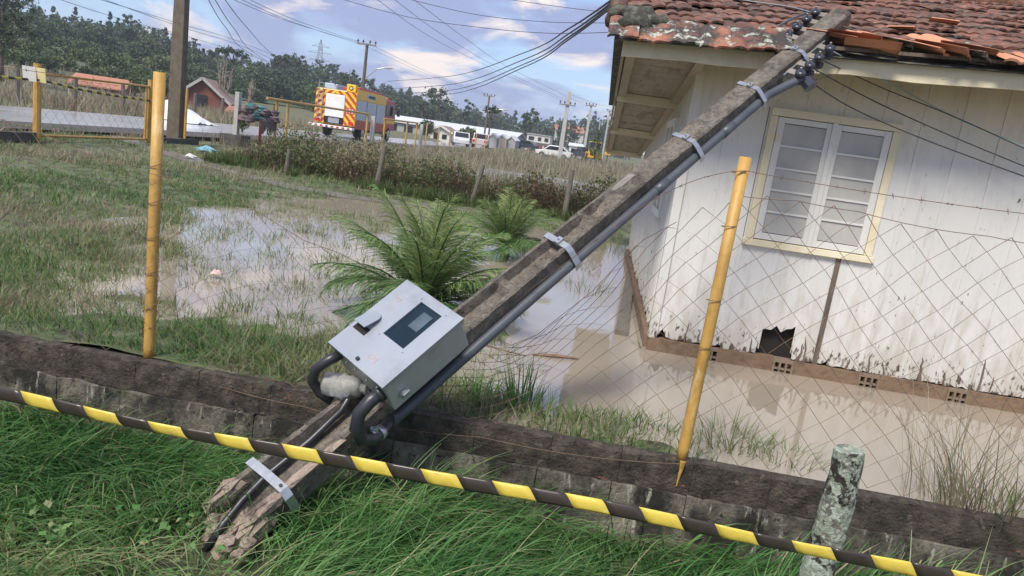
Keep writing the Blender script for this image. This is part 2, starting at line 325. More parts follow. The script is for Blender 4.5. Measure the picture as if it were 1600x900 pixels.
M('cloth_a', [(.10, .09, .10), (.20, .14, .14), (.06, .08, .11)], 6, .9, .5); M('cloth_b', [(.06, .22, .22), (.10, .28, .25)], 6, .8, .4); M('blue_plastic', [(.16, .36, .48), (.24, .46, .56)], 6, .4, .3)
M('paper_white', [(.75, .74, .72)], 5, .7); M('pink_litter', [(.70, .38, .36), (.75, .6, .56)], 20, .6); M('sign_yellow', [(.70, .62, .32)], 5, .6)
M('stick', [(.16, .10, .065), (.24, .15, .10)], 10, .9, .3)

# ------------------------------------------------------------------ ground and water
POLY = np.array([(-5.4, 8.5), (-6.1, 10.9), (-5.9, 13.2), (-4.6, 14.6), (-3.2, 14.8), (-1.2, 15.0), (.3, 13.6), (1.2, 13.2), (9, 13.2), (9, 3.5), (.9, 3.5), (.75, 3.95), (.5, 4.02), (-.14, 4.10), (-.7, 4.28), (-1.44, 4.6), (-1.9, 5.0), (-2.3, 5.1), (-3.1, 4.95), (-3.85, 4.95), (-4.8, 5.8), (-5.3, 6.55)])
def sdist(x, y):
    """signed distance to the pond outline, positive outside"""
    p = np.stack([np.asarray(x, float).ravel(), np.asarray(y, float).ravel()], 1); d = np.full(len(p), 1e9); ins = np.zeros(len(p), bool)
    for i in range(len(POLY)):
        a, b = POLY[i], POLY[(i+1) % len(POLY)]; e = b-a; q = p-a
        t = np.clip((q@e)/(e@e), 0, 1); d = np.minimum(d, np.linalg.norm(q-t[:, None]*e, axis=1))
        c = ((a[1] <= p[:, 1]) & (b[1] > p[:, 1])) | ((b[1] <= p[:, 1]) & (a[1] > p[:, 1]))
        xs = a[0]+(p[:, 1]-a[1])/(e[1]+1e-12)*e[0]; ins ^= c & (p[:, 0] < xs)
    return np.where(ins, -d, d).reshape(np.shape(x))
def lot_h(x, y):
    s = sdist(x, y)
    h = np.where(s > 0, np.minimum(s*.06, .12)+np.clip((s-2)*.03, 0, .2), np.maximum(s*.10, -.16))
    h = h+.034*fbm(x, y, 1.1, 4)*np.where(s > -1.6, 1, .3)+np.clip((-1.9-x)/1.2, 0, 1)*np.where(s < 0, 1, 0)*(np.maximum(-s*.10, -.16)*0+np.minimum(-s*.10, .16)*.20+.045*np.maximum(fbm(x+3, y*1.4, 1.6, 3), -.3))
    front = np.clip((4.2-y)/.35, 0, 1)*np.clip((-.25-x)/.6, 0, 1)
    return np.maximum(h, h*(1-front)+.088*front)
xs = np.arange(-13.2, 9.01, .12); ys = np.arange(3.73, 19.0, .12)
GX, GY = np.meshgrid(xs, ys, indexing='ij'); GZ = lot_h(GX, GY)
far = np.clip((GY-15.5)/3.0, 0, 1); GZ = GZ*(1-far)+(.27+.02*fbm(GX, GY, 1.0))*far
lf = np.clip((-11.2-GX)/1.8, 0, 1); GZ = GZ*(1-lf)+.37*lf
def lot_z(x, y):
    i = np.clip(((np.asarray(x)-xs[0])/.12), 0, len(xs)-1.001); j = np.clip(((np.asarray(y)-ys[0])/.12), 0, len(ys)-1.001)
    a = i.astype(int); b = j.astype(int); u = i-a; v = j-b
    return GZ[a, b]*(1-u)*(1-v)+GZ[a+1, b]*u*(1-v)+GZ[a, b+1]*(1-u)*v+GZ[a+1, b+1]*u*v
def sheet(name, X, Y, Z, mat):
    n, m_ = X.shape; V = np.stack([X, Y, Z], 2).reshape(-1, 3)
    q = np.array([(i*m_+j, (i+1)*m_+j, (i+1)*m_+j+1, i*m_+j+1) for i in range(n-1) for j in range(m_-1)])
    o = np_mesh(name, V, q, MATS[mat], smooth=True); o['kind'] = 'structure'; return o
sheet('lot_ground', GX, GY, GZ, 'lot_soil')
# the wide land: one sheet to the horizon, gently rising on the left
def land_h(x, y):
    h = .27+np.clip((y-40)/60, 0, 1)*.45+np.clip((-x-34)/80, 0, 1)**.9*8.0*np.clip((y-25)/60, 0, 1)
    dd = np.hypot(x, y); h = h+np.clip((dd-150)/400, 0, 1)**1.2*7*(1+.35*fbm(x, y, .006, 2))
    lot = (x > -13.4) & (x < 9.2) & (y > -60) & (y < 19.05)
    h = np.where((x < -13.0) & (x > -21) & (y < 150), np.minimum(h, .36), h)
    h = np.where(lot, -.75, h)
    return np.where(y < 3.0, np.where(x > -13.0, -.75, h), h)
ax = np.unique(np.concatenate([np.arange(-60, 40, 1.0), -60-np.geomspace(1, 560, 36), 40+np.geomspace(1, 560, 36), [-13.25, -13.15, 8.8, 8.9]]))
ay = np.unique(np.concatenate([np.arange(-20, 130, 1.0), -20-np.geomspace(1, 300, 20), 130+np.geomspace(1, 620, 40), [18.85, 18.95]]))
LX, LY = np.meshgrid(ax, ay, indexing='ij'); sheet('ground', LX, LY, land_h(LX, LY), 'field_soil')
M('hill_soil', [(.05, .07, .035), (.08, .11, .05), (.06, .06, .035)], .4, .9, .3, 3)
kx = np.linspace(-260, -44, 60); ky = np.linspace(62, 330, 60); KX, KY = np.meshgrid(kx, ky, indexing='ij'); sheet('wooded_hill', KX, KY, land_h(KX, KY)+.12, 'hill_soil')
# foreground verge in front of the wall
vx = np.arange(-14, 14.01, .2); vy = np.concatenate([np.arange(-9, 1, .5), np.arange(1, 3.75, .11)])
VX, VY = np.meshgrid(vx, vy, indexing='ij')
def verge_h(x, y): return -.36+.035*fbm(x, y, .9, 3)+np.clip((1.5-y)/3, 0, 1)*.28+.03*np.clip(-x-1.5, 0, 1.5)
sheet('verge_ground', VX, VY, verge_h(VX, VY), 'verge_soil')
wm = MB(); wm.add([(-9, 3.77, 0), (8.9, 3.77, 0), (8.9, 16.5, 0), (-9, 16.5, 0)], [(0, 1, 2, 3)])
tag(wm.build('flood_water', MATS['flood_water']), kind='structure')
# road, shoulder, path, gravel yard
def strip(name, mat, x0, x1, y0, y1, z, n=60):
    X, Y = np.meshgrid(np.linspace(x0, x1, 4), np.linspace(y0, y1, n), indexing='ij')
    return sheet(name, X, Y, np.full(X.shape, z), mat)
strip('road', 'road', -19.6, -13.9, -40, 260, .400)
strip('road_shoulder', 'asphalt_shoulder', -13.9, -12.3, -40, 130, .394)
X, Y = np.meshgrid(np.linspace(0, 1, 5), np.linspace(0, 1, 40), indexing='ij')
pc = np.array([(-12.6, 17.4), (-10.6, 16.4), (-8.0, 14.9), (-6.0, 14.3), (-4.2, 15.0), (-2.2, 15.6), (.5, 15.2)])
pp = np.stack([np.interp(Y[0]*6, range(7), pc[:, k]) for k in (0, 1)], 1); tn = np.gradient(pp, axis=0); tn /= np.linalg.norm(tn, axis=1)[:, None]
PX = pp[None, :, 0]-tn[None, :, 1]*(X-.5)*.62; PY = pp[None, :, 1]+tn[None, :, 0]*(X-.5)*.62
sheet('mud_path', PX, PY, np.maximum(lot_z(PX, PY), .0)+.005, 'path_mud')
X, Y = np.meshgrid(np.linspace(-5, 6, 40), np.linspace(22.5, 33, 40), indexing='ij')
sheet('gravel_yard', X, Y, .30+.03*fbm(X, Y, 1.5), 'gravel')

# ------------------------------------------------------------------ wooden house
HX, HY = .66, 6.28
house = thing('wooden_house', 'white wooden plank house with clay tile roof standing in flood water', 'house', (4.0, 9.3, 0))
def bottom_jag(x): return .125+.035*abs(sin(x*37.1))+.05*max(0, sin(x*13.7+1))**3
wm = MB()
BW = .30
xb = HX; k = 0
def board(x0, x1, z0, z1, y, mat, jag=True, th=.018, name='board', parent=house):
    n = 8; P = []
    b = MB(); xsn = np.linspace(x0, x1, n)
    zz = [z0+(RNG.uniform(-.008, .012)+(RNG.uniform(-.03, .10) if z0 > .3 else RNG.uniform(.02, .08) if RNG.uniform() < .07 else 0) if jag else 0) for _ in xsn]
    vs = [(x, y-th, q) for x, q in zip(xsn, zz)]+[(x, y-th, z1) for x in xsn]+[(x, y, q) for x, q in zip(xsn, zz)]+[(x, y, z1) for x in xsn]
    fs = []
    for i in range(n-1):
        fs += [(i, i+1, n+i+1, n+i), (2*n+i, 3*n+i, 3*n+i+1, 2*n+i+1), (i, 2*n+i, 2*n+i+1, i+1)]
    fs += [(0, n, 3*n, 2*n), (n-1, 3*n-1, 4*n-1, 2*n-1)]
    b.add(vs, fs); return b.build(name, MATS[mat], parent)
WX0, WX1, WZ0, WZ1 = 1.275, 2.30, 1.045, 2.175          # window casing outline
while xb < 8.6:
    x1 = xb+BW-.006
    mid = (xb+x1)/2
    z0 = .125; y_ = HY+RNG.uniform(-.004, .004)
    hole = 1.56 < mid < 1.86
    lo = [(.36+RNG.uniform(-.02, .03) if hole else z0, 1.75)]
    if xb < WX1-.05 and x1 > WX0+.05:
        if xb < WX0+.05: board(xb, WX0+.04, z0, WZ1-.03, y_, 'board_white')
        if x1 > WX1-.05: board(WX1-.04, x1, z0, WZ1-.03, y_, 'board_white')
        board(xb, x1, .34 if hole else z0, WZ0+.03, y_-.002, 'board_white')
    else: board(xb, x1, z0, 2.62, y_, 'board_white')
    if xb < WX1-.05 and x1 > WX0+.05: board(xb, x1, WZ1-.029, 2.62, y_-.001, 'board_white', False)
    # batten over the joint
    bx = x1+.003
    if not (1.95 < bx < 2.14):
        inw = WX0-.02 < bx < WX1+.02
        for (za, zb) in (((.13+RNG.uniform(0, .05), WZ0), (WZ1+.002, 2.6)) if inw else ((.13+RNG.uniform(0, .05), 2.6),)):
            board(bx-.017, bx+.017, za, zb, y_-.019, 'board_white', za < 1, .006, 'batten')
    xb += BW
for rx, rh, rw in ((.96, .30, .02), (1.27, .36, .022), (1.50, .22, .02), (1.90, .26, .03), (1.97, .36, .02), (2.32, .16, .02), (2.50, .28, .018), (2.62, .18, .02), (2.92, .34, .03), (3.13, .18, .02), (3.38, .46, .03), (3.48, .24, .02), (3.80, .34, .03), (4.1, .2, .02)):  # added dark wedges stand in for the black of open rot cracks
    b = MB(); n_ = 7; tq = np.linspace(0, 1, n_); wob = np.cumsum(RNG.normal(0, .006, n_)); wd_ = rw*(1-tq)**.6*RNG.uniform(.5, 1.1, n_)+.002
    A_ = np.array([[(rx+wob[i]-wd_[i]*.5, HY-.0245, .12+.62*rh*tq[i]), (rx+wob[i]+wd_[i]*.5, HY-.0245, .12+.62*rh*tq[i])] for i in range(n_)]); b.grid(A_); o = b.build('dark_rot_slit', MATS['bare_wood'], house); s_ = o.modifiers.new('solid', 'SOLIDIFY'); s_.thickness = .004
board(2.035, 2.075, .10, WZ0, HY-.019, 'bare_wood', True, .012, 'bare_batten')
b = MB(); b.box(HX+.03, 8.6, HY+.06, HY+.10, .05, 2.5); b.build('dark_interior_sheet', MATS['dark_inside'], house)  # near-black sheet stands in for the unlit room behind the hole
# corner post
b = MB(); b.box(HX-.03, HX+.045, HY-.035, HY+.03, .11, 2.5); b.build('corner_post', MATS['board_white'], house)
# side wall: narrow boards with close battens, facing -X
yb = HY+.03; 
while yb < 12.3:
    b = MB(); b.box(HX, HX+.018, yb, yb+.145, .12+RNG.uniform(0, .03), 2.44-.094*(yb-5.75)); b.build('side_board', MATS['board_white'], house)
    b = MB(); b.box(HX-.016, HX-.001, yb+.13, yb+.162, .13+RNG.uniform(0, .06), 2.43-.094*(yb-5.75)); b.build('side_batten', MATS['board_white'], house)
    yb += .15
b = MB(); b.box(HX+.05, HX+.08, HY+.1, 12.3, .05, 2.45); b.build('dark_side_sheet', MATS['dark_inside'], house)  # same near-black stand-in for the unlit interior, behind the side boards
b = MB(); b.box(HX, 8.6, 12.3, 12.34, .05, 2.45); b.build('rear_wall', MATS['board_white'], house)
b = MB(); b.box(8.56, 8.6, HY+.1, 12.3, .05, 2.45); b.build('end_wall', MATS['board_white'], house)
# plinth with vent blocks
VENTS = (1.167, 1.801, 2.517, 3.244, 3.95, 4.65)
edges = [HX-.02]+[e for v in VENTS for e in (v-.085, v+.085)]+[8.6]
for a_, c_ in zip(edges[::2], edges[1::2]):
    b = MB(); b.box(a_, c_, HY-.045, HY+.05, -.35, .118, .004); b.build('plinth_beam', MATS['plinth'], house)
for v in VENTS:
    b = MB(); b.box(v-.085, v+.085, HY-.04, HY+.05, -.35, -.025); b.box(v-.085, v+.085, HY-.04, HY+.05, .085, .116)
    for i in range(4): x_ = v-.078+i*.052; b.box(x_-.008, x_+.008, HY-.048, HY+.05, -.025, .085)
    b.box(v-.082, v+.082, HY-.044, HY+.05, .025, .037); b.build('vent_block', MATS['vent_clay'], house)
b = MB(); b.box(HX-.05, HX+.05, HY+.055, 12.3, -.35, .115, .004); b.build('side_plinth', MATS['plinth'], house)
# front window
win = MB(); c_ = .062
win.box(WX0, WX1, HY-.05, HY+.01, WZ1-c_, WZ1); win.box(WX0-.02, WX1+.02, HY-.058, HY+.01, WZ0, WZ0+.055)
win.box(WX0, WX0+c_, HY-.046, HY+.01, WZ0+.057, WZ1-c_-.002); win.box(WX1-c_, WX1, HY-.046, HY+.01, WZ0+.057, WZ1-c_-.002)
window = win.build('window', MATS['trim_cream'], house, bevel=.004)
mx_ = (WX0+WX1)/2
for s0, s1 in ((WX0+c_+.004, mx_-.003), (mx_+.003, WX1-c_-.004)):
    z0, z1 = WZ0+.062, WZ1-c_-.006; f_ = .055
    b = MB(); b.box(s0, s0+f_, HY-.040, HY-.012, z0, z1); b.box(s1-f_, s1, HY-.040, HY-.012, z0, z1)
    b.box(s0+f_, s1-f_, HY-.038, HY-.012, z0, z0+f_); b.box(s0+f_, s1-f_, HY-.038, HY-.012, z1-f_*.8, z1)
    b.build('sash', MATS['sash_white'], window, bevel=.003)
    hh = (z1-f_*.8-z0-f_)/5
    for i in range(5):
        za = z0+f_+i*hh
        b = MB(); b.obox(((s0+s1)/2, HY-.022, za+hh/2), (1, 0, 0), (0, 1, .02*RNG.normal()), (0, 0, 1), (s1-s0)/2-f_+.004, .0015, hh/2-.006)
        b.build('pane', MATS['pane_glass' if i >= 3 else 'pane_frosted'], window)
        if i: 
            b = MB(); b.box(s0+f_, s1-f_, HY-.034, HY-.014, za-.008, za+.007); b.build('glazing_bar', MATS['sash_white'], window)
    b = MB(); b.box(s0+.004, s0+.03, HY-.052, HY-.04, z1-.2, z1-.13); b.build('hinge', MATS['trim_cream'], window)
b = MB(); b.box(mx_-.02, mx_+.02, HY-.054, HY-.04, WZ0+.06, WZ1-c_); b.build('meeting_stile', MATS['sash_white'], window, bevel=.004)
# side window
sw = MB(); y0, y1, z0, z1 = 7.25, 8.15, 1.08, 2.05
sw.box(HX-.05, HX, y0, y1, z1-.07, z1); sw.box(HX-.05, HX, y0, y1, z0, z0+.07); sw.box(HX-.048, HX, y0, y0+.07, z0+.07, z1-.07); sw.box(HX-.048, HX, y1-.07, y1, z0+.07, z1-.07); sw.box(HX-.045, HX, (y0+y1)/2-.04, (y0+y1)/2+.04, z0+.07, z1-.07)
swo = sw.build('side_window', MATS['sash_white'], house)
for a_, c2 in ((y0+.07, (y0+y1)/2-.04), ((y0+y1)/2+.04, y1-.07)):
    for i in range(4):
        hz = (z1-z0-.14)/4; b = MB(); b.box(HX-.03, HX-.025, a_+.003, c2-.003, z0+.07+i*hz+.006, z0+.07+(i+1)*hz-.006); b.build('pane', MATS['pane_glass'], swo)
# eaves: fascia, soffits (the old roof sags: it rises slightly to the right)
TILT = .043; EY = 5.74
def ez(x): return 2.345+TILT*x
def sez(y): return 2.385-.094*(y-5.75)
def slab(b, x0, x1, y0, y1, zf0, zf1, th):
    """sloping board following the tilt; zf = offset above ez at front / back"""
    P = [(x0, y0, ez(x0)+zf0), (x1, y0, ez(x1)+zf0), (x1, y1, ez(x1)+zf1), (x0, y1, ez(x0)+zf1)]
    b.add(P+[(x, y, z+th) for x, y, z in P], [(0, 3, 2, 1), (4, 5, 6, 7), (0, 1, 5, 4), (1, 2, 6, 5), (2, 3, 7, 6), (3, 0, 4, 7)])
b = MB(); xq = np.linspace(0, 9.2, 40); dz = .006*np.sin(xq*5)+RNG.normal(0, .002, 40)
for i in range(39):
    x0, x1 = xq[i], xq[i+1]; P = [(x0, EY, ez(x0)+dz[i]), (x1, EY, ez(x1)+dz[i+1]), (x1, EY, ez(x1)+.118), (x0, EY, ez(x0)+.118)]
    b.add(P+[(x, EY+.025, z) for x, y, z in P], [(0, 1, 2, 3), (7, 6, 5, 4), (0, 4, 5, 1), (3, 2, 6, 7)])
b.build('fascia_board', MATS['trim_cream'], house)
b = MB(); P = [(.0, EY+.028, sez(EY)), (.0, 13.4, sez(13.4)), (.0, 13.4, 2.44), (.0, EY+.028, 2.46)]; b.add(P+[(x+.025, y, z) for x, y, z in P], [(0, 3, 2, 1), (4, 5, 6, 7), (0, 1, 5, 4), (1, 2, 6, 5), (2, 3, 7, 6), (3, 0, 4, 7)]); b.build('side_fascia', MATS['soffit_wood'], house)
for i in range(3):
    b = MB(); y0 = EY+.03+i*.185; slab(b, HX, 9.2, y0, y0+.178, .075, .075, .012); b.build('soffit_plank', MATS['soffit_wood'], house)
SLP = np.array((0, 1, -.094)); SLP = SLP/np.linalg.norm(SLP); SUP = np.array((0, .094, 1.0)); SUP = SUP/np.linalg.norm(SUP)
y = EY+.03
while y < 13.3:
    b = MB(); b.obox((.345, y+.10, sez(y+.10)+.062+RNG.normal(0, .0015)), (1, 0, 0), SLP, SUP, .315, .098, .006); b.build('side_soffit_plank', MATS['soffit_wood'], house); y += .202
for x in (.075, HX-.05):
    b = MB(); b.bar((x, EY+.03, sez(EY)+.03), (x, 13.4, sez(13.4)+.03), .075, .045); b.build('soffit_trim', MATS['soffit_trim'], house)
for y in (7.72, 10.4, 13.36):
    b = MB(); b.box(.028, HX-.005, y, y+.035, sez(y)-.035, sez(y)+.05); b.build('soffit_batten', MATS['trim_cream'], house)
# roof: solid deck of four slopes, then single tiles on the front slope
PIT = .336; RY = 9.3; TY0 = 5.60
def rz(x, y): return ez(x)+.135+(y-TY0)*PIT
hx0, hx1 = -.12, 9.3; d_ = RY-TY0
b = MB(); cz = lambda x, y: ez(x)+.128+min(y-TY0-.1, 0)*0
A = [(hx0+.05, TY0+.08, rz(hx0, TY0)-.02), (hx1, TY0+.08, rz(hx1, TY0)-.02), (hx1, RY, rz(hx1, RY)-.03), (hx0+.05, RY, rz(hx0, RY)-.03), (hx0+.05, 13.0, rz(hx0, TY0)-.02), (hx1, 13.0, rz(hx1, TY0)-.02)]
b.add(A, [(0, 1, 2, 3), (4, 0, 3), (1, 5, 2), (5, 4, 3, 2), (0, 4, 5, 1)]); roof = b.build('roof', MATS['moss_tile'], house)
def tile_mesh(seed):
    g = np.random.default_rng(seed); n = 9; W = .225; Lh = .37; b = MB()
    u = np.linspace(0, 1, n); prof = .017*np.abs(np.sin(u*2*pi))**.7+.012*(u > .93)
    vs = []
    for y, l in ((0, .020), (Lh*.5, .012), (Lh, 0)):
        for i in range(n): vs.append(((u[i]-.5)*W, y+g.normal(0, .003), prof[i]+l))
    for i in range(n): vs.append(((u[i]-.5)*W, 0.002, prof[i]+.020-.018))
    fs = [(r*n+i, r*n+i+1, (r+1)*n+i+1, (r+1)*n+i) for r in (0, 1) for i in range(n-1)]+[(3*n+i, 3*n+i+1, i+1, i) for i in range(n-1)]
    me = bpy.data.meshes.new('tile'); me.from_pydata(vs, [], fs); me.update(); return me
T_ROOF = [tile_mesh(i) for i in range(3)]; T_EAVE = [me.copy() for me in T_ROOF]; T_FRESH = [me.copy() for me in T_ROOF]
for me in T_ROOF: me.materials.append(MATS['roof_tile'])
for me in T_EAVE: me.materials.append(MATS['eave_tile'])
for me in T_FRESH: me.materials.append(MATS['fresh_tile'])
RL = .335; ang = math.atan(PIT); slope_q = Matrix.Rotation(TILT*-1, 4, 'Y') @ Matrix.Rotation(ang, 4, 'X')
rest = MB(); cnt = 0
for r in range(12):
    y = TY0+r*RL*cos(ang); x = hx0+.11
    x += (r % 2)*.0
    while x < hx1-.1:
        zt = rz(x, y)
        gap = r == 0 and (1.12 < x < 3.1)                 # tiles knocked off beside the pole
        gap = gap or (r == 1 and 1.45 < x < 2.35)
        if not gap:
            J = Matrix.Rotation(RNG.normal(0, .03), 4, 'Z') @ Matrix.Rotation(RNG.normal(0, .02), 4, 'X') @ Matrix.Rotation(RNG.normal(0, .025), 4, 'Y')
            dip = .26 if (r == 0 and x < 1.15) else 0.0
            Mx = Matrix.Translation((x+RNG.normal(0, .004), y+RNG.normal(0, .012)-dip*.05, zt+RNG.normal(0, .005)-dip*.17)) @ slope_q @ Matrix.Rotation(dip, 4, 'X') @ J
            if x < 5.0 and cnt < 295:
                me = (T_EAVE if r == 0 else T_ROOF)[int(RNG.integers(3))]
                o = bpy.data.objects.new('tile', me); COL.objects.link(o); o.parent = roof
                L_, R_, S_ = Mx.decompose(); o.location = L_-wloc(roof); o.rotation_mode = 'QUATERNION'; o.rotation_quaternion = R_; cnt += 1
            else:
                me = T_ROOF[0]; k0 = len(rest.v); rest.add([Mx @ v.co for v in me.vertices], [tuple(p.vertices) for p in me.polygons])
        x += .222
rest.build('tiles', MATS['roof_tile'], roof, kind='stuff')
# mossy caps at the verge corner, ridge tiles
for i in range(10):
    t0 = .45+i*.36; b = MB(); b.tube([(hx0+.03, TY0+t0, rz(hx0, TY0+t0)+.025), (hx0+.03, TY0+t0+.38, rz(hx0, TY0+t0+.38)+.02)], [.085, .07], 10, True, .04); b.build('verge_tile', MATS['roof_tile'], roof, smooth=True)
for (x, y, z_, r_) in ((.06, 5.75, .13, .062), (.10, 5.92, .21, .066), (-.02, 5.98, .24, .05), (.22, 5.86, .17, .045)):
    b = MB(); c = np.array((x, y, ez(x)+.1+z_)); b.tube([c+(-.11, -.02, -.02), c+(-.05, 0, .02), c+(.05, .03, .03), c+(.12, .04, -.02)], [r_*.75, r_, r_*.95, r_*.6], 9, True, .16); b.build('mossy_hip_cap', MATS['moss_tile'], roof, smooth=True)
x = hx0
while x < hx1:
    b = MB(); b.tube([(x, RY, rz(x, RY)+.01), (x+.36, RY, rz(x+.36, RY)+.01)], [.11, .095], 10, True, .03); b.build('ridge_tile', MATS['roof_tile'], roof, smooth=True); x += .33
# exposed laths where the tiles have gone
for k, y in enumerate((5.72, 5.90, 6.08, 6.25)):
    b = MB(); b.bar((1.0, y, rz(1.0, y)+.004), (3.2, y, rz(3.2, y)+.004), .045, .025); b.build('roof_lath', MATS['bare_wood'], roof)
def loose_tile(x, y, dz_, rotz, rotx, roty, label, fresh=True, sc_=1.0):
    me = (T_FRESH if fresh else T_EAVE)[int(RNG.integers(3))]
    o = bpy.data.objects.new('loose_tile', me); COL.objects.link(o)
    o.location = (x, y, rz(x, max(y, TY0))+dz_); o.rotation_euler = (rotx+.08, roty, rotz); o.scale = (sc_, sc_, 1)
    return tag(o, label, 'roof tile', 'dislodged tiles along the eave')
LT = [(1.66, 5.72, .04, 1.15, .10, .15, 'orange tile slid sideways just right of the pole insulators'), (1.80, 5.66, .055, 1.25, .05, .3, 'upper of two orange tiles lying crosswise on the eave beside the pole'),
      (1.92, 5.60, .03, 1.32, .0, .32, 'lower orange tile lying crosswise at the eave edge beside the pole'), (1.76, 5.90, .03, .5, .3, .1, 'broken orange tile standing up behind the crosswise tiles'),
      (2.24, 5.66, .02, .75, .2, .2, 'tilted orange tile at left end of the second broken patch'), (2.38, 5.62, .035, .95, .15, .25, 'orange tile overlapping its neighbour above the window corner'),
      (2.52, 5.64, .02, .85, .12, .2, 'lichen specked tile skewed on the eave above the window'), (2.72, 5.60, .015, .12, .28, .05, 'bright orange tile slipped straight down the eave toward the right edge'),
      (2.93, 5.61, .01, .05, .28, .03, 'bright orange slipped tile at the right edge of the photo')]
LT += [(1.86, 5.78, .05, .35, .25, -.1, 'broken tile leaning on top of the crosswise pair'), (2.05, 5.74, .03, 1.0, .15, .2, 'dark edged tile between the two broken patches'), (2.32, 5.76, .05, .3, .3, -.15, 'tile propped on the second broken patch'), (2.60, 5.70, .03, 1.2, .1, .2, 'crosswise tile just left of the slipped bright tiles'), (2.62, 5.84, .04, .4, .2, .1, 'skewed tile above the slipped bright tiles')]
for i, t_ in enumerate(LT): loose_tile(*t_, fresh=(i not in (6, 10, 13)))
for (px, py, Y_, lab) in ((1495, 40, 7.0, 'loose red tile lying across the upper roof rows'), (1430, 57, 6.5, 'small broken tile piece on the middle of the roof')):
    p = on_y(px, py, Y_); loose_tile(p[0], Y_, .045, 1.45 if Y_ > 6.8 else .8, .05, .12, lab, sc_=.62)

# ------------------------------------------------------------------ low boundary wall, block by block
wall = thing('boundary_wall', 'low mouldy concrete block wall running across the front of the lot', 'wall', (0, 3.7, -.4))
def block(x0, x1, y0, y1, z0, z1, mat, name, jit=.006):
    nx, nz = 7, 4; b = MB(); g = RNG
    xs_ = np.linspace(x0, x1, nx); zs = np.linspace(z0, z1, nz)
    def fn(x, z): return y0+.003*fbm(x*6, z*6, 1.2, 3)+(.004 if z > z1-.001 or z < z0+.001 else 0)
    Pf = np.array([[(x, fn(x, z)+g.normal(0, jit*.4), z+(g.normal(0, jit) if z > z1-.001 else 0)) for z in zs] for x in xs_])
    n0 = 0; b.grid(Pf.transpose(1, 0, 2))
    top = np.array([[Pf[i, -1], (xs_[i], (y0+y1)/2, z1+.006+g.normal(0, jit)), (xs_[i], y1, z1-.004)] for i in range(nx)]); b.grid(top.transpose(1, 0, 2))
    bk = np.array([[(x, y1, z1-.004), (x, y1, z0)] for x in xs_]); b.grid(bk.transpose(1, 0, 2))
    for i in (0, -1):
        e = [Pf[i, j] for j in range(nz)]+[top[i, 1], (xs_[i], y1, z1-.004), (xs_[i], y1, z0)]; b.add(e, [tuple(range(len(e)))])
    return b.build(name, MATS[mat], wall)
x = -6.4
while x < 5.4:
    l = RNG.uniform(.36, .43); block(x, x+l-.0025, 3.655, 3.755, -.085, .095+RNG.normal(0, .003), 'wall_top', 'coping_block', .005); x += l
for row, (z0, z1, y0, off) in enumerate(((-.265, -.088, 3.638, .0), (-.47, -.270, 3.630, .2))):
    x = -6.5+off
    while x < 5.4:
        l = RNG.uniform(.39, .41)*(2 if RNG.uniform() < .5 else 1); block(x, x+l-.005, y0+RNG.normal(0, .002), 3.75, z0, z1, 'wall_block', 'block'); x += l
b = MB(); b.box(-6.4, 5.4, 3.67, 3.745, -.6, .075); b.build('mortar_core', MATS['wall_top'], wall)

# ------------------------------------------------------------------ fallen double-T pole
PB = np.array([-1.343, 2.961, -.25]); PP = np.array([1.202, 5.55, 2.42]); pa = (PP-PB)/np.linalg.norm(PP-PB)
n0 = np.array([0, 0, 1.0])-pa[2]*pa; n0 /= np.linalg.norm(n0); s0 = np.cross(pa, n0); ph = .292
pn = cos(ph)*n0+sin(ph)*s0; ps = cos(ph)*s0-sin(ph)*n0
def pl(u, v, w): return PB+pa*u+ps*v+pn*w
PC = -.04
def hv(u): return .072+.063*math.exp(-max(u, 0)/1.5)
def hw(u): return .088-.0055*u
pole = thing('fallen_utility_pole', 'snapped grey concrete utility pole leaning over the wall onto the house roof', 'utility pole', tuple(pl(-.1, 0, 0)))
b = MB(); us = np.concatenate([np.arange(0.02, 5.24, .035), [5.24]]); nsec = 14; vs = []
for i, u in enumerate(us):
    h, t_ = hv(u), hw(u); fl = h*.34
    d = .062*np.clip((2.62-u)/.12, 0, 1)
    for rib in (1.72, 2.40, .98): d *= 1-.75*np.clip(1.6-abs(u-rib)/.03, 0, 1)
    if u < .98: d *= 1.15
    nz = lambda s=.0014: RNG.normal(0, s)
    sec = [(-h, -t_), (-h, 0), (-h+.006, t_-.006), (-h+.016, t_), (-h+fl, t_), (-h+fl+.016, t_-d), (0, t_-d), (h-fl-.016, t_-d), (h-fl, t_), (h-.016, t_), (h-.004, t_-.008), (h, 0), (h-.004, -t_+.006), (h-.014, -t_)]
    for (v, w_) in sec:
        uu = u+(RNG.normal(-.02, .03) if i == 0 else 0); vs.append(pl(uu, PC+v+nz(), w_+nz(.0018)))
fs = []
for i in range(len(us)-1):
    for k in range(nsec): fs.append((i*nsec+k, i*nsec+(k+1) % nsec, (i+1)*nsec+(k+1) % nsec, (i+1)*nsec+k))
fs += [tuple(range(nsec))[::-1], tuple((len(us)-1)*nsec+k for k in range(nsec))]
b.add(vs, fs); shaft = b.build('shaft', MATS['pole_concrete'], pole)
def rock(c, r, mat, name, parent=None, sq=(1, 1, 1), seed=0, ax=None):
    g = np.random.default_rng(seed); b = MB(); c = np.array(c, float); A = ax if ax is not None else np.eye(3)
    vs = []; 
    for i, th in enumerate(np.linspace(0, pi, 6)):
        for k in range(7):
            a = 2*pi*k/7+.4*i; p = np.array([sin(th)*cos(a), sin(th)*sin(a), cos(th)]); p = np.sign(p)*np.abs(p)**.7
            vs.append(c+A.T@(p*np.array(sq)*r*g.uniform(.72, 1.12)))
    fs = [(i*7+k, i*7+(k+1) % 7, (i+1)*7+(k+1) % 7, (i+1)*7+k) for i in range(5) for k in range(7)]
    b.add(vs, fs); return b.build(name, MATS[mat], parent)
PAX = np.array([pa, ps, pn])
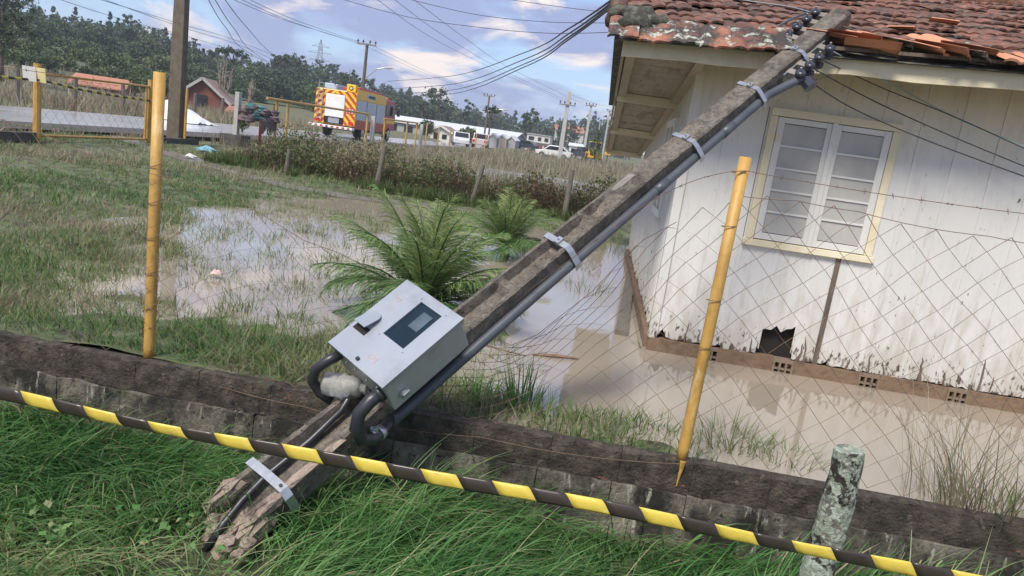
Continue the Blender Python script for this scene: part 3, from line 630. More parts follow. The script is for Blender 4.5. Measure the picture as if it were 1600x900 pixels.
for i, (u, v, w_, r, sq) in enumerate([(-.04, -.15, .03, .10, (1.3, .5, .7)), (-.12, -.03, -.02, .11, (1.4, .8, .6)), (-.08, .08, .01, .11, (1.5, .6, .7)), (.03, .075, .065, .085, (1.9, .4, .4)), (-.20, .05, -.05, .09, (1.1, .9, .6)), (.32, .078, .088, .09, (2.2, .28, .16)), (-.17, -.13, -.06, .08, (1, .9, .8))]):
    rock(pl(u, v, w_), r, 'broken_concrete', 'broken_chunk', pole, sq, i, PAX)
b = MB(); b.tube([pl(u, .03+.012*sin(u*31), .0+.01*cos(u*23)) for u in np.linspace(-.28, .1, 8)], .006, 6); b.build('reinforcing_bar', MATS['rust_wire'], pole)
# straps: flat steel over the top face, bent over the right side and conduit
def strap(u, wd=.028, clip=True, skew=.0):
    h, t_ = hv(u), hw(u); path = [(-h-.004, -.03), (-h-.004, t_+.003), (0, t_+.004), (h*.9, t_+.004), (h+.02, t_-.02), (h+.062, -t_+.06), (h+.064, -t_+.02)]
    b = MB(); P = []
    for i, (v, w_) in enumerate(path):
        sk = skew*(i/6-.5)
        P.append([pl(u-wd/2+sk, PC+v, w_), pl(u+wd/2+sk, PC+v, w_)])
    b.grid(np.array(P))
    o = b.build('strap', MATS['galvanised'], pole); s_ = o.modifiers.new('solid', 'SOLIDIFY'); s_.thickness = .005; s_.offset = 0
    if clip:
        b = MB(); b.obox(pl(u, PC+h*.15, t_+.012), pa, ps, pn, wd*.6, .016, .010); b.tube([pl(u, PC+h*.15, t_+.02), pl(u, PC+h*.15, t_+.035)], .006, 8); b.build('strap_clip', MATS['galvanised'], pole)
for u in (2.13, 3.32, 4.03, 4.58): strap(u, .042 if u < 3 else .036)
u = .13; h = hv(u); t_ = hw(u)
b = MB(); b.grid(np.array([[pl(u-.022+k, PC+v, w_), pl(u+.022+k, PC+v, w_)] for v, w_, k in ((-h-.01, t_+.006, .0), (0, t_+.008, .02), (h, t_+.01, .035), (h+.03, t_-.02, .03), (h+.035, -.04, .02))]))
o = b.build('strap', MATS['galvanised'], pole); s_ = o.modifiers.new('solid', 'SOLIDIFY'); s_.thickness = .007
b = MB(); b.tube([pl(u+.035, PC+h*.82, t_+.012), pl(u+.035, PC+h*.82, t_+.022)], .009, 8); b.build('bolt', MATS['dark_wire'], pole)
# conduit down the right side with curved weatherhead
def cp(u): return pl(u, PC+hv(u)+.022, -hw(u)+.042)
path = [cp(u) for u in np.arange(.72, 4.21, .1)]+[pl(4.30, .095, -.03), pl(4.38, .13, -.02), pl(4.42, .17, -.03), pl(4.40, .215, -.05)]
b = MB(); b.tube(path, .030, 12); conduit = b.build('conduit', MATS['conduit_grey'], pole, smooth=True)
for u in (2.95, 3.65): b = MB(); b.tube([cp(u-.06), cp(u+.06)], .0335, 12); b.build('conduit_coupling', MATS['conduit_grey'], conduit, smooth=True)
b = MB(); b.tube([pl(4.42, .165, -.03), pl(4.395, .225, -.055)], [.042, .046], 10); b.build('weatherhead', MATS['insulator'], conduit)
# second bent pipe on the left near the head
b = MB(); b.tube([pl(4.50, -.10, .0), pl(4.60, -.17, .02), pl(4.62, -.25, .03), pl(4.58, -.33, .02), pl(4.50, -.38, .0)], .026, 10); b.build('bent_pipe', MATS['insulator'], pole, smooth=True)
# earth cable lying in the channel
b = MB(); b.tube([pl(u, v, w_) for u, v, w_ in ((-.25, .02, .03), (-.12, -.01, .06), (0, -.05, .055), (.14, -.07, .058), (.4, -.075, .050), (.6, -.085, .065), (.76, -.1, .14))], .0175, 10); b.build('earth_cable', MATS['black_hose'], pole, smooth=True)
# patch of mortar
rock(pl(2.76, -.075, hw(2.76)), .045, 'street_concrete', 'mortar_patch', pole, (2.4, .55, .25), 9, PAX)
# insulator racks
def insulator(u, sgn):
    v0 = PC+sgn*hv(u); b = MB()
    b.obox(pl(u, v0+sgn*.04, -.005), pa, ps, pn, .028, .045, .026); br = b.build('insulator_bracket', MATS['street_concrete'], pole, bevel=.004)
    b = MB(); c = pl(u-.012, v0+sgn*.10, .0)
    b.lathe(c-pn*.05, pn, [(0, .018), (.008, .036), (.03, .036), (.042, .022), (.058, .022), (.07, .036), (.092, .036), (.10, .018)]); b.build('insulator', MATS['insulator'], br, smooth=True)
    b = MB(); b.tube([c-pn*.085, c+pn*.075], .008, 8); b.build('insulator_pin', MATS['galvanised'], br)
for u in (4.40, 4.52, 4.64, 4.78): insulator(u, 1)
for u in (4.80, 4.93, 5.06, 5.18): insulator(u, -1)
for sgn, ua, ub in ((1, 4.33, 4.86), (-1, 4.72, 5.24)):
    b = MB(); b.bar(pl(ua, PC+sgn*(hv(4.6)+.008), -.005), pl(ub, PC+sgn*(hv(4.6)+.008), -.005), .012, .05, pn); b.build('rack_bar', MATS['galvanised'], pole)
for u in (4.95, 5.12): b = MB(); b.tube([pl(u, .02, 0), pl(u, .115, 0)], .008, 6); b.build('bolt', MATS['dark_wire'], pole)

# ------------------------------------------------------------------ meter box
th = -.028; ba = cos(th)*pa+sin(th)*ps; bs = cos(th)*ps-sin(th)*pa
def bl(u, v, w): return PB+ba*u+bs*v+pn*w
U0, U1, V0, V1, W0, W1 = .758, 1.272, -.232, .203, .124, .335
mbx = thing('meter_box', 'pale grey metal electricity meter box strapped to the fallen pole', 'meter box', tuple(bl(1.0, 0, .12)))
b = MB(); b.obox(bl((U0+U1)/2, (V0+V1)/2, (W0+W1)/2-.012), ba, bs, pn, (U1-U0)/2-.006, (V1-V0)/2-.006, (W1-W0)/2-.012); b.build('housing', MATS['box_side'], mbx, bevel=.006)
wu0, wu1, wv0, wv1 = .964, 1.218, -.052, .108           # viewing window opening
b = MB(); zt = W1-.010; hz = .011
def lid(u0, u1, v0, v1): b.obox(bl((u0+u1)/2, (v0+v1)/2, zt), ba, bs, pn, (u1-u0)/2, (v1-v0)/2, hz)
lid(U0-.004, wu0, V0-.004, V1+.004); lid(wu1, U1+.004, V0-.004, V1+.004); lid(wu0, wu1, V0-.004, wv0); lid(wu0, wu1, wv1, V1+.004)
door = b.build('door', MATS['box_metal'], mbx)
b = MB(); b.obox(bl((wu0+wu1)/2, (wv0+wv1)/2, W1-.012), ba, bs, pn, (wu1-wu0)/2, (wv1-wv0)/2, .002); pane = b.build('window_pane', MATS['box_glass'], door)
b = MB(); b.obox(bl(1.13, .04, W1-.0085), ba, bs, pn, .055, .034, .0012); b.build('meter_face', MATS['meter_inside'], door)
for (u, v) in ((wu0-.015, wv0-.012), (wu0-.015, wv1+.012), (wu1+.015, wv0-.012), (wu1+.015, wv1+.012)):
    b = MB(); b.tube([bl(u, v, W1), bl(u, v, W1+.006)], .0045, 8); b.build('screw', MATS['galvanised'], door)
# lever flap standing proud of the door with its slot
b = MB(); b.obox(bl(.915, -.165, W1+.0025), ba, bs, pn, .022, .046, .002); b.build('flap_slot', MATS['dark_inside'], door)
fl_ = MB(); pts = []
for a_ in np.linspace(-pi/2, pi/2, 9): pts.append((.992+.042*cos(a_), -.165+.042*sin(a_)))
pts = [(.915, -.207)]+pts+[(.915, -.123)]
nP = len(pts); vs = [bl(u, v, W1+.008+(.985+.035-u)*-.0+(u-.9)*.22*0+.032*(1-(u-.915)/.12)) for u, v in pts]; vs += [p+pn*.005 for p in vs]
fl_.add(vs, [tuple(range(nP))[::-1], tuple(range(nP, 2*nP))]+[(i, (i+1) % nP, nP+(i+1) % nP, nP+i) for i in range(nP)]); fl_.build('lock_flap', MATS['box_metal'], door)
b = MB(); b.lathe(bl(.785, -.025, W1), pn, [(0, .011), (.010, .011), (.014, .007)], 10); b.build('lock_knob', MATS['insulator'], door)
def print_frame(u, v, su, sv, diag):
    b = MB(); e = .0012; W_ = W1+.0022
    for (a_, c2, d1, d2) in ((u-su, v, e, sv), (u+su, v, e, sv), (u, v-sv, su, e), (u, v+sv, su, e)): b.obox(bl(a_, c2, W_), ba, bs, pn, d1, d2, .0006)
    if diag: b.bar(bl(u-su, v-sv, W_), bl(u+su, v+sv, W_), .002, .001, pn); b.bar(bl(u-su, v+sv, W_+.0008), bl(u+su, v-sv, W_+.0008), .002, .001, pn)
    b.build('printed_mark', MATS['red_print'], door)
print_frame(.835, .03, .018, .026, True); print_frame(1.157, -.165, .012, .014, True)
b = MB(); b.bar(bl(1.19, -.16, W1+.003), bl(1.19, -.13, W1+.003), .003, .001, pn); b.build('printed_mark', MATS['red_print'], door)
for (v, w_) in ((-.13, .25), (-.05, .26), (.03, .24), (.13, .27)):
    b = MB(); b.tube([bl(U0+.004, v, w_), bl(U0-.006, v, w_)], .006, 8); b.build('rivet', MATS['galvanised'], mbx)
b = MB(); b.lathe(bl(.84, V1-.004, .19), bs, [(0, .026), (.012, .026), (.018, .018)], 12); b.obox(bl(.845, V1+.016, .20), ba, bs, pn, .02, .008, .008); b.build('earth_lug', MATS['galvanised'], mbx)
b = MB(); b.tube([bl(u, v, w_) for u, v, w_ in ((.775, -.185, .265), (.70, -.20, .27), (.635, -.235, .24), (.595, -.25, .17), (.59, -.22, .10), (.61, -.17, .05))], .027, 12); b.build('left_hose', MATS['black_hose'], mbx, smooth=True)
hp = [(.775, .135, .225), (.70, .13, .225), (.625, .125, .20), (.575, .135, .14), (.57, .155, .07), (.615, .155, .015), (.69, .13, -.02), (.76, .10, -.035)]
b = MB(); b.tube([bl(*p) for p in hp], .034, 14); b.build('right_hose', MATS['black_hose'], mbx, smooth=True)
for pA, pB_ in ((hp[5], hp[6]),):
    A_ = bl(*pA); B_ = bl(*pB_); b = MB(); b.tube([A_*.5+B_*.5, A_*.15+B_*.85], .0375, 14); b.build('hose_clamp', MATS['galvanised'], mbx, smooth=True)
    rock(A_*.6+B_*.4+pn*.045, .02, 'galvanised', 'earth_clamp', mbx, (1, 1, 1), 4)
A_ = bl(.77, .135, .225); b = MB(); b.tube([bl(.765, .135, .225), bl(.735, .133, .225)], .042, 14); b.build('hose_collar', MATS['black_hose'], mbx, smooth=True)
# plastic jug wedged behind the hoses
jug = thing('plastic_jug', 'crumpled translucent plastic jug wedged under the meter box beside the left hose', 'jug', tuple(pl(.66, -.14, .1)))
g = MB(); c = pl(.685, -.15, .125); ax_ = ps*.8+pa*.5; ax_ /= np.linalg.norm(ax_)
g.tube([c+ax_*t for t in (-.11, -.10, -.075, -.06, -.04, -.02, 0, .02, .045, .06, .085, .10)], [.03, .056, .062, .055, .066, .058, .068, .058, .064, .052, .05, .03], 10, True, .09); g.build('bottle_body', MATS['jug_plastic'], jug, smooth=True)
g = MB(); g.lathe(c+ax_*.098, ax_, [(0, .026), (.022, .024), (.024, .029), (.032, .029), (.034, .018)], 12); g.build('bottle_neck', MATS['jug_plastic'], jug, smooth=True)
# rubble
for i, (px, py, r, lab) in enumerate(((352, 850, .045, 'roundish grey stone under the broken end of the pole'), (385, 852, .038, 'small grey stone right of the rubble at the pole foot'), (335, 812, .04, 'brownish stone left of the cable at the pole foot'), (372, 868, .03, 'smallest stone at the bottom of the pole rubble'))):
    p = on_z(px, py, -.30); tag(rock(p, r, 'broken_concrete', 'rubble_stone', None, (1.1, 1, .8), 20+i), lab, 'stone', 'rubble at the pole foot')

# ------------------------------------------------------------------ chain-link fence on the wall
fence = thing('chain_link_fence', 'rusty chain-link fence with yellow posts sagging where the pole crushed it', 'fence', (0, 3.70, .1))
for (x0, xt, yb_, zb, zt_, r) in ((-2.395, -2.407, 3.745, -.05, 1.695, .031), (.665, .678, 3.70, -.02, 1.69, .030)):
    b = MB(); b.tube([(x0, yb_, .09), (x0, yb_, .16), ((x0+xt)/2, yb_, .9), (xt, yb_, zt_)], [r, r, r, r], 14); po = b.build('post', MATS['yellow_paint'], fence, smooth=False)
    for p_ in po.data.polygons: p_.use_smooth = len(p_.vertices) == 4
    if x0 > 0: b = MB(); b.tube([(x0, 3.650, .10), (x0-.002, 3.648, .05), (x0-.008, 3.648, -.04)], [.016, .010, .003], 6); b.build('paint_run', MATS['yellow_paint'], po)
def ftop(x):
    return float(np.interp(x, [-6, -3.3, -2.4, -1.9, -1.35, -1.0, -.62, -.35, -.05, .2, .45, .66, 1.2, 3.2, 5], [1.34, 1.33, 1.18, 1.10, .86, .62, .40, .58, .92, 1.20, 1.42, 1.53, 1.52, 1.45, 1.40]))
def fpos(x, s):
    zt = ftop(x); z = .11+s*(zt-.11); sag = math.exp(-((x+.5)/.75)**2)
    y = 3.70+.05*sin(s*3+x*1.7)*.5+sag*s*.55+.015*sin(x*5.1)
    return (x+sag*s*.22+.012*sin(z*9+x*3), y, z-.03*s*sin(x*3.0)**2+.006*sin(x*17))
CW = .082; rows = 18; mesh = MB()
i = 0; x = -4.6
while x < 3.6:
    pts = []
    for j in range(rows+1):
        pts.append(fpos(x+(CW if (i+j) % 2 else 0)*1.0-.002*((i+j) % 2), j/rows))
    mesh.tube(pts, .0017, 4, False); x += CW; i += 1
mesh.build('wire_mesh', MATS['rust_wire'], fence)
def wire_path(pts, sag=0.0, n=14):
    pts = [np.array(p, float) for p in pts]; out = []
    for a_, c2 in zip(pts[:-1], pts[1:]):
        for t in np.linspace(0, 1, n, endpoint=False): out.append(a_*(1-t)+c2*t-np.array((0, 0, sag*4*t*(1-t))))
    out.append(pts[-1]); return out
def barbed(path, name='barbed_wire', r=.0018, step=.13, barbs=True):
    b = MB(); b.tube(path, r, 5, False); P = np.array(path); L = np.r_[0, np.cumsum(np.linalg.norm(np.diff(P, axis=0), axis=1))]
    if barbs:
        for l in np.arange(.05, L[-1], step):
            c = np.array([np.interp(l, L, P[:, k]) for k in range(3)])
            for q in range(2): d = RNG.normal(0, 1, 3); d /= np.linalg.norm(d); b.tube([c-d*.014, c+d*.014], .0014, 4, False)
    return b.build(name, MATS['rust_wire'], fence)
barbed(wire_path([(.68, 3.665, 1.625), (2.0, 3.66, 1.615), (4.2, 3.6, 1.62)], .012))
barbed(wire_path([(.68, 3.665, 1.625), (.18, 3.72, 1.33)], -.05)+wire_path([(.18, 3.72, 1.33), (-.30, 3.95, .80), (-.60, 3.85, .60)], .0)[1:])
barbed(wire_path([fpos(x_, 1.0) for x_ in np.arange(.66, 4.0, .3)], .004, 4), barbs=False)
barbed(wire_path([fpos(x_, 1.0) for x_ in np.arange(-4.6, .5, .16)], 0, 3), barbs=False)
barbed(wire_path([(-2.38, 3.70, .10), (-1.4, 3.61, .03), (-.4, 3.60, .05), (.66, 3.62, .10)], .03), barbs=False)
barbed(wire_path([(-5, 3.72, 1.62), (-2.44, 3.70, 1.61)], .01), step=.2)
b = MB()
for zt in (1.33, 1.60, .7, .95): b.tube([(.665+.037*cos(a_), 3.70+.037*sin(a_), zt+.004*a_) for a_ in np.linspace(0, 6.3, 12)], .0022, 4, False)
for zt in (.35, .55, .75, .95, 1.15): b.tube([(-2.40+.039*cos(a_), 3.745+.039*sin(a_), zt+.012*sin(a_)+.012*a_) for a_ in np.linspace(0, 6.3, 12)], .0022, 4, False)
b.build('tie_wire', MATS['rust_wire'], fence)

# ------------------------------------------------------------------ lichen post and barrier tape
lp = MB(); g = RNG; zs = np.linspace(-.45, .565, 22)
lp.tube([(1.19+.012*sin(z*4), 2.98, z) for z in zs[:-1]]+[(1.195, 2.98, .560)], [.066-.004*z+.002*g.normal() for z in zs[:-1]]+[.060], 18, True, .025)
tag(lp.build('lichen_post', MATS['lichen_post'], None), 'short concrete post crusted with pale green lichen behind the barrier tape', 'post')
def tape(name, pts, width, period, label, twist=.0, near=True):
    """striped plastic barrier tape: slightly rolled strip, alternating slanted bands, each band its own geometry"""
    P = np.array(pts, float); L = np.r_[0, np.cumsum(np.linalg.norm(np.diff(P, axis=0), axis=1))]
    root = thing(name, label, 'barrier tape', tuple(P[0]))
    def pt(l): return np.array([np.interp(l, L, P[:, k]) for k in range(3)])
    K = 7; slant = width*.75
    def surf(l, k):
        q = k/(K-1); l = float(np.clip(l, 0, L[-1])); c = pt(l); t = pt(min(l+.01, L[-1]))-pt(max(l-.01, 0)); t /= np.linalg.norm(t)
        up = np.array([0, 0, 1.0])-t*t[2]; out = np.cross(t, up); a_ = (q-.5)*2.0+.35*sin(l*2.3)+.18*sin(l*5.1+1)+twist*l
        return c+(up*sin(a_)*width*.58)+out*cos(a_)*width*.25
    for col, ph_ in (('tape_yellow', 0), ('tape_black', .5)):
        b = MB(); l = -period; nm = 'yellow_band' if ph_ == 0 else 'black_band'
        while l < L[-1]+period:
            l0 = l+ph_*period; n = 5; A = np.array([[surf(l0+period*.5*i/(n-1)-slant*(k/(K-1)), k) for k in range(K)] for i in range(n)])
            if l0 > -slant and l0 < L[-1]:
                b.grid(A)
                if near: o = b.build(nm, MATS[col], root, smooth=True); s_ = o.modifiers.new('solid', 'SOLIDIFY'); s_.thickness = .0008; b = MB()
            l += period
        if near: continue
        o = b.build(nm+'s', MATS[col], root, smooth=True, kind='stuff')
        s_ = o.modifiers.new('solid', 'SOLIDIFY'); s_.thickness = .0008
tp = [(-3.6, 2.6, .285)]+[(x_, 2.6-.0*x_, .283+.014*sin(x_*1.9+.4)*.5+.003*x_) for x_ in np.arange(-3.2, 3.2, .15)]
tape('barrier_tape', tp, .058, .285, 'black and yellow striped barrier tape stretched across the foreground')
tape('barrier_tape', wire_path([(-11.5, 10.4, 1.46), (-11.32, 13.7, 1.46), (-11.32, 17.4, 1.32)], .04, 20), .05, .30, 'thin distant black and yellow tape strung across the yellow gate', near=False)

# ------------------------------------------------------------------ foreground grass
g = np.random.default_rng(21)
def fg(n, x0, x1, y0, y1, l0, l1, seed, azm=-.5):
    P = np.stack([g.uniform(x0, x1, n), g.uniform(y0, y1, n), np.zeros(n)], 1); P[:, 2] = verge_h(P[:, 0], P[:, 1])-.01
    e = ((P[:, 0]+1.42)/.30)**2+((P[:, 1]-2.74)/.26)**2; P = P[(e > 1) | (g.uniform(size=n) < .10)]; n = len(P)
    flow = azm+.9*fbm(P[:, 0], P[:, 1], .8, 2)+g.normal(0, .55, n)
    ln = g.uniform(l0, l1, n)*(1+.35*fbm(P[:, 0]+9, P[:, 1], 1.1, 2))
    nz = np.clip(.50+.32*fbm(P[:, 0], P[:, 1], 1.6, 3)+g.normal(0, .17, n), 0, .9); nz = np.where(g.uniform(size=n) < .035, 1.0, nz)
    return blades(P, np.clip(ln, .06, .7), g.uniform(.004, .0095, n)*np.where(g.uniform(size=n) < .10, 1.9, 1), flow, g.uniform(.25, 1.05, n), g.uniform(.5, 1.7, n), 5, nz, seed)
V, Fq, R = merge([fg(27000, -4.2, 3.2, 1.2, 3.6, .22, .52, 1), fg(6500, -4.2, -.7, 1.6, 3.6, .22, .52, 2, -.9), fg(4500, -2.0, 1.6, 1.5, 3.3, .2, .5, 3, .2)])
wl = np.stack([g.uniform(-3.6, 2.4, 900), g.uniform(1.7, 3.55, 900)], 1); wl = wl[fbm(wl[:, 0]*1.3, wl[:, 1]*1.3, 1.2, 2) > 1.05]
WP = np.repeat(wl, 9, 0)+g.normal(0, .035, (len(wl)*9, 2)); WZ = verge_h(WP[:, 0], WP[:, 1])+g.uniform(.04, .17, len(WP))
V2, F2, R2_ = leaves(np.c_[WP, WZ], np.full(len(WP), .022), 5, g.uniform(.3, .95, len(WP)), .65, 1.2)
V, Fq, R = merge([(V, Fq, R), (V2, F2, R2_)])
tag(np_mesh('tall_grass', V, Fq, MATS['lush_grass'], rnd=R), 'lush long green grass lying over in front of the block wall', 'grass', kind='stuff')
# grass on the lot: denser on dry ground, tufts standing in the shallow water
def lot_grass(n, x0, x1, y0, y1, l0, l1, w0, seed, thr=-.03, dens=None):
    x = g.uniform(x0, x1, n); y = g.uniform(y0, y1, n); z = lot_z(x, y); s = sdist(x, y)
    nz_ = fbm(x, y, 1.3, 3); k = (z > thr) | ((s > -1.6) & (nz_ > .45) & (x < -1.0)); k &= g.uniform(size=n) < np.clip(.62+.5*nz_, .12, 1)
    k &= ~((x > HX-.1) & (y > HY-.1) & (y < 12.6))
    dpath = np.min(np.hypot(x[:, None]-pp[None, ::2, 0], y[:, None]-pp[None, ::2, 1]), 1); k &= (dpath > .26) | (g.uniform(size=n) < .12)
    x, y, z = x[k], y[k], z[k]; m_ = len(x); P = np.stack([x, y, z-.005], 1)
    r = np.clip(.45+.42*fbm(x, y, .55, 3)+g.normal(0, .22, m_), 0, 1)
    return blades(P, g.uniform(l0, l1, m_)*(1+.4*fbm(x+4, y, 1.0, 2)), g.uniform(.6, 1.3, m_)*w0, g.uniform(0, 6.28, m_), g.uniform(.0, .9, m_), g.uniform(.1, 1.6, m_), 3, r, seed)
def tuft(cx, cy, n, rad, l0, l1, w0, seed, spread=.7, col=(.2, .8)):
    a_ = g.uniform(0, 6.28, n); rr = rad*np.sqrt(g.uniform(0, 1, n)); P = np.stack([cx+rr*np.cos(a_), cy+rr*np.sin(a_), np.full(n, -.03)], 1); P[:, 2] = np.maximum(lot_z(P[:, 0], P[:, 1]), -.06)
    return blades(P, g.uniform(l0, l1, n), g.uniform(.7, 1.3, n)*w0, a_+g.normal(0, .6, n), g.uniform(0, spread*.6, n), g.uniform(.1, spread*1.6, n), 4, g.uniform(*col, n), seed)
LG = [lot_grass(68000, -6.5, .9, 3.8, 7.5, .05, .17, .007, 11), lot_grass(46000, -11, .5, 7.0, 12, .05, .15, .010, 12), lot_grass(40000, -13, .6, 11.5, 17.5, .05, .16, .014, 13), lot_grass(5500, -5.5, -.9, 3.75, 4.6, .06, .2, .006, 14)]
for i in range(420):
    cx = g.uniform(-5.6, -.2); cy = g.uniform(4.2, 12.0)
    if sdist(cx, cy) > -.1 or (cx > -2.0 and cy > 5.2 and g.uniform() < .93): continue
    LG.append(tuft(cx, cy, int(g.integers(12, 60)), g.uniform(.06, .28), .05, .20, .005+.0006*cy, 100+i, .9))
for (cx, cy, n, rad, l) in ((1.05, 4.35, 170, .22, .22), (1.35, 4.25, 110, .2, .16), (.62, 4.45, 60, .15, .12), (.25, 4.12, 160, .3, .10), (-.35, 4.15, 170, .3, .12), (-.75, 4.25, 160, .3, .13), (.0, 8.6, 90, .35, .25), (.62, 6.35, 60, .08, .12), (-3.0, 6.1, 80, .3, .14), (.35, 12.8, 200, .5, .3)):
    LG.append(tuft(cx, cy, n, rad, l*.5, l*1.3, .007, 300+n, .9))
V, Fq, R = merge(LG); tag(np_mesh('lot_grass', V, Fq, MATS['lot_grass'], rnd=R), 'patchy short grass of the flooded lot standing out of the water', 'grass', kind='stuff')
def plant(name, label, cat, loc, parts, mat, group=None):
    V, Fq, R = merge(parts); o = np_mesh(name, V, Fq, MATS[mat], rnd=R); return tag(o, label, cat, group)
plant('reed_clump', 'upright green reed clump in the water just right of the meter box', 'reeds', None, [tuft(-.26, 4.28, 42, .13, .18, .36, .011, 401, .45, (.2, .6))], 'lush_grass')
plant('reed_clump', 'smaller bright green reed tuft left of the upright reeds by the wall', 'reeds', None, [tuft(-.52, 4.22, 40, .11, .12, .26, .010, 402, .5, (.3, .9))], 'lush_grass')
wd = [tuft(2.35, 3.95, 150, .28, .25, .75, .006, 403, .75, (.1, 1)), tuft(2.1, 3.92, 60, .2, .4, .95, .004, 404, .55, (.4, 1)), tuft(2.75, 3.95, 100, .22, .2, .6, .006, 405, .8, (.1, 1))]
plant('dry_weed', 'tall tangled dry weeds behind the wall at the right edge', 'weeds', None, wd, 'dry_grass')
plant('green_weed', 'low green weeds at the foot of the tall dry weeds', 'weeds', None, [tuft(2.55, 3.9, 130, .4, .08, .28, .010, 406, .9, (.2, .8))], 'lot_grass')

# ------------------------------------------------------------------ palms
def palm(loc, H, nf, label, seed):
    root = thing('palm_plant', label, 'palm', loc, 'palms standing in the flood'); gg = np.random.default_rng(seed)
    b = MB(); L0 = np.array(loc); b.tube([L0+(0, 0, -.1), L0+(0.01, 0, .06), L0+(.0, .01, .18*H)], [.075*H, .065*H, .045*H], 10, True, .12); b.build('trunk', MATS['bark'], root)
    for i in range(nf):
        az = i*2.399+gg.normal(0, .15); el = np.interp(i/(nf-1), [0, 1], [.22, 1.5])+gg.normal(0, .12); Lf = H*gg.uniform(.62, .95)
        n = 44; t = np.linspace(0, 1, n); a_ = el-(1.25 if el < 1.0 else .85)*t**1.8*gg.uniform(.6, 1.1)
        dr = np.cumsum(np.cos(a_))/n*Lf; dz = np.cumsum(np.sin(a_))/n*Lf; d = np.array([cos(az), sin(az)])
        R_ = np.stack([L0[0]+dr*d[0], L0[1]+dr*d[1], L0[2]+.14*H+dz], 1)
        side = np.array([-d[1], d[0], 0]); parts = []
        ll = Lf*.30*np.sin(np.clip(t*.93+.07, 0, 1)*pi)**.6
        Vs, Fs, Rs = [], [], []; k = 0
        for j in range(4, n):
            tg = R_[min(j+1, n-1)]-R_[j-1]; tg /= np.linalg.norm(tg); upv = np.cross(side, tg)
            for sg in (-1, 1):
                for rep in range(2):
                    dirv = tg*(1.05+.2*gg.normal())+sg*side*(.80+.12*gg.normal())+upv*(.34+.22*gg.normal()); dirv /= np.linalg.norm(dirv); l_ = ll[j]*gg.uniform(.75, 1.1)
                    wv = np.cross(dirv, upv+.5*gg.normal(0, 1, 3)); wv /= np.linalg.norm(wv); wv *= .0030*H
                    p0 = R_[j]+tg*gg.uniform(-.5, .5)*Lf/n; p1 = p0+dirv*l_*.55; p2 = p0+dirv*l_+np.array((0, 0, -.16*l_))
                    Vs += [p0-wv*.5, p0+wv*.5, p1-wv, p1+wv, p2-wv*.12, p2+wv*.12]; Fs += [(k, k+1, k+3, k+2), (k+2, k+3, k+5, k+4)]; k += 6; Rs += [np.clip(.15+.6*(el/1.4)+.2*gg.normal(), 0, 1)]*6
        fo = np_mesh('frond', np.array(Vs), np.array(Fs), MATS['palm_leaf'], root, np.array(Rs))
        b = MB(); b.tube(R_[::3].tolist()+[R_[-1].tolist()], np.linspace(.011, .002, len(R_[::3])+1)*H, 5); b.build('rachis', MATS['palm_leaf'], fo)
palm((-1.33, 6.0, -.05), 1.2, 48, 'larger feathery young palm standing in water behind the meter box', 51)
palm((-1.19, 10.2, -.05), 1.12, 38, 'smaller young palm farther back beside the leaning pole', 52)

# ------------------------------------------------------------------ small litter
def crumple(loc, sx, sy, sz, mat, name, label, cat, seed, n=9):
    gg = np.random.default_rng(seed); P = np.zeros((n, n, 3)); u = np.linspace(-1, 1, n)
    for i in range(n):
        for j in range(n): P[i, j] = (loc[0]+u[i]*sx*(1+.2*gg.normal()), loc[1]+u[j]*sy*(1+.2*gg.normal()), loc[2]+sz*max(0, 1-(u[i]**2+u[j]**2)*.55)*gg.uniform(.5, 1.2))
    b = MB(); b.grid(P); o = b.build(name, MATS[mat]); s_ = o.modifiers.new('solid', 'SOLIDIFY'); s_.thickness = .004
    return tag(o, label, cat)
p = on_z(338, 430, .03); crumple(p, .05, .035, .05, 'pink_litter', 'litter', 'small pink and white wrapper floating among the grass', 'litter', 1, 5)
p = on_z(297, 246, .22); crumple(p, .12, .1, .08, 'paper_white', 'litter', 'white paper scrap on the grass near the gate', 'litter', 2, 5)
p = on_z(322, 238, .25); crumple(p, .22, .16, .16, 'blue_plastic', 'litter', 'pale blue plastic bag on the grass near the concrete post', 'litter', 3, 6)
b = MB(); b.tube([(-.30, 5.46, .006), (-.10, 5.50, .018), (.06, 5.55, .010)], [.008, .014, .006], 6, True, .15); tag(b.build('floating_stick', MATS['stick']), 'reddish stick floating on the water beside the house reflection', 'stick')
b = MB(); b.tube([(-.75, 5.55, .006), (-.55, 5.43, .012), (-.35, 5.4, .006)], .005, 5); tag(b.build('floating_stick', MATS['stick']), 'thin twig floating on the water left of the reddish stick', 'stick')
# plank lying along the side of the house in the water
b = MB(); b.obox((.54, 8.6, .015), (.06, 1, 0), (1, -.06, 0), (0, 0, 1), 2.0, .06, .03); tag(b.build('kerb_plank', MATS['old_post']), 'mossy narrow kerb along the foot of the house side wall', 'kerb')

# ------------------------------------------------------------------ gate, yellow fences and posts along the road
def land_z(x, y): return float(land_h(np.array([float(x)]), np.array([float(y)]))[0])
gate = thing('farm_gate', 'yellow pipe gate with wire infill at the lot entrance', 'gate', (-11.4, 15.5, .3))
def pipe(name, a_, c2, r, mat, parent, n=10): b = MB(); b.tube([a_, c2], r, n); return b.build(name, MATS[mat], parent)
pipe('gate_post', (-11.4, 13.7, .25), (-11.4, 13.7, 1.78), .075, 'yellow_paint', gate); pipe('gate_post', (-11.4, 17.39, .25), (-11.4, 17.39, 1.83), .07, 'yellow_paint', gate)
pipe('top_rail', (-11.4, 13.78, 1.59), (-11.4, 17.31, 1.66), .028, 'yellow_paint', gate); pipe('bottom_rail', (-11.4, 13.78, .36), (-11.4, 17.31, .36), .028, 'yellow_paint', gate); pipe('end_rail', (-11.4, 17.24, .36), (-11.4, 17.24, 1.65), .03, 'yellow_paint', gate)
b = MB()
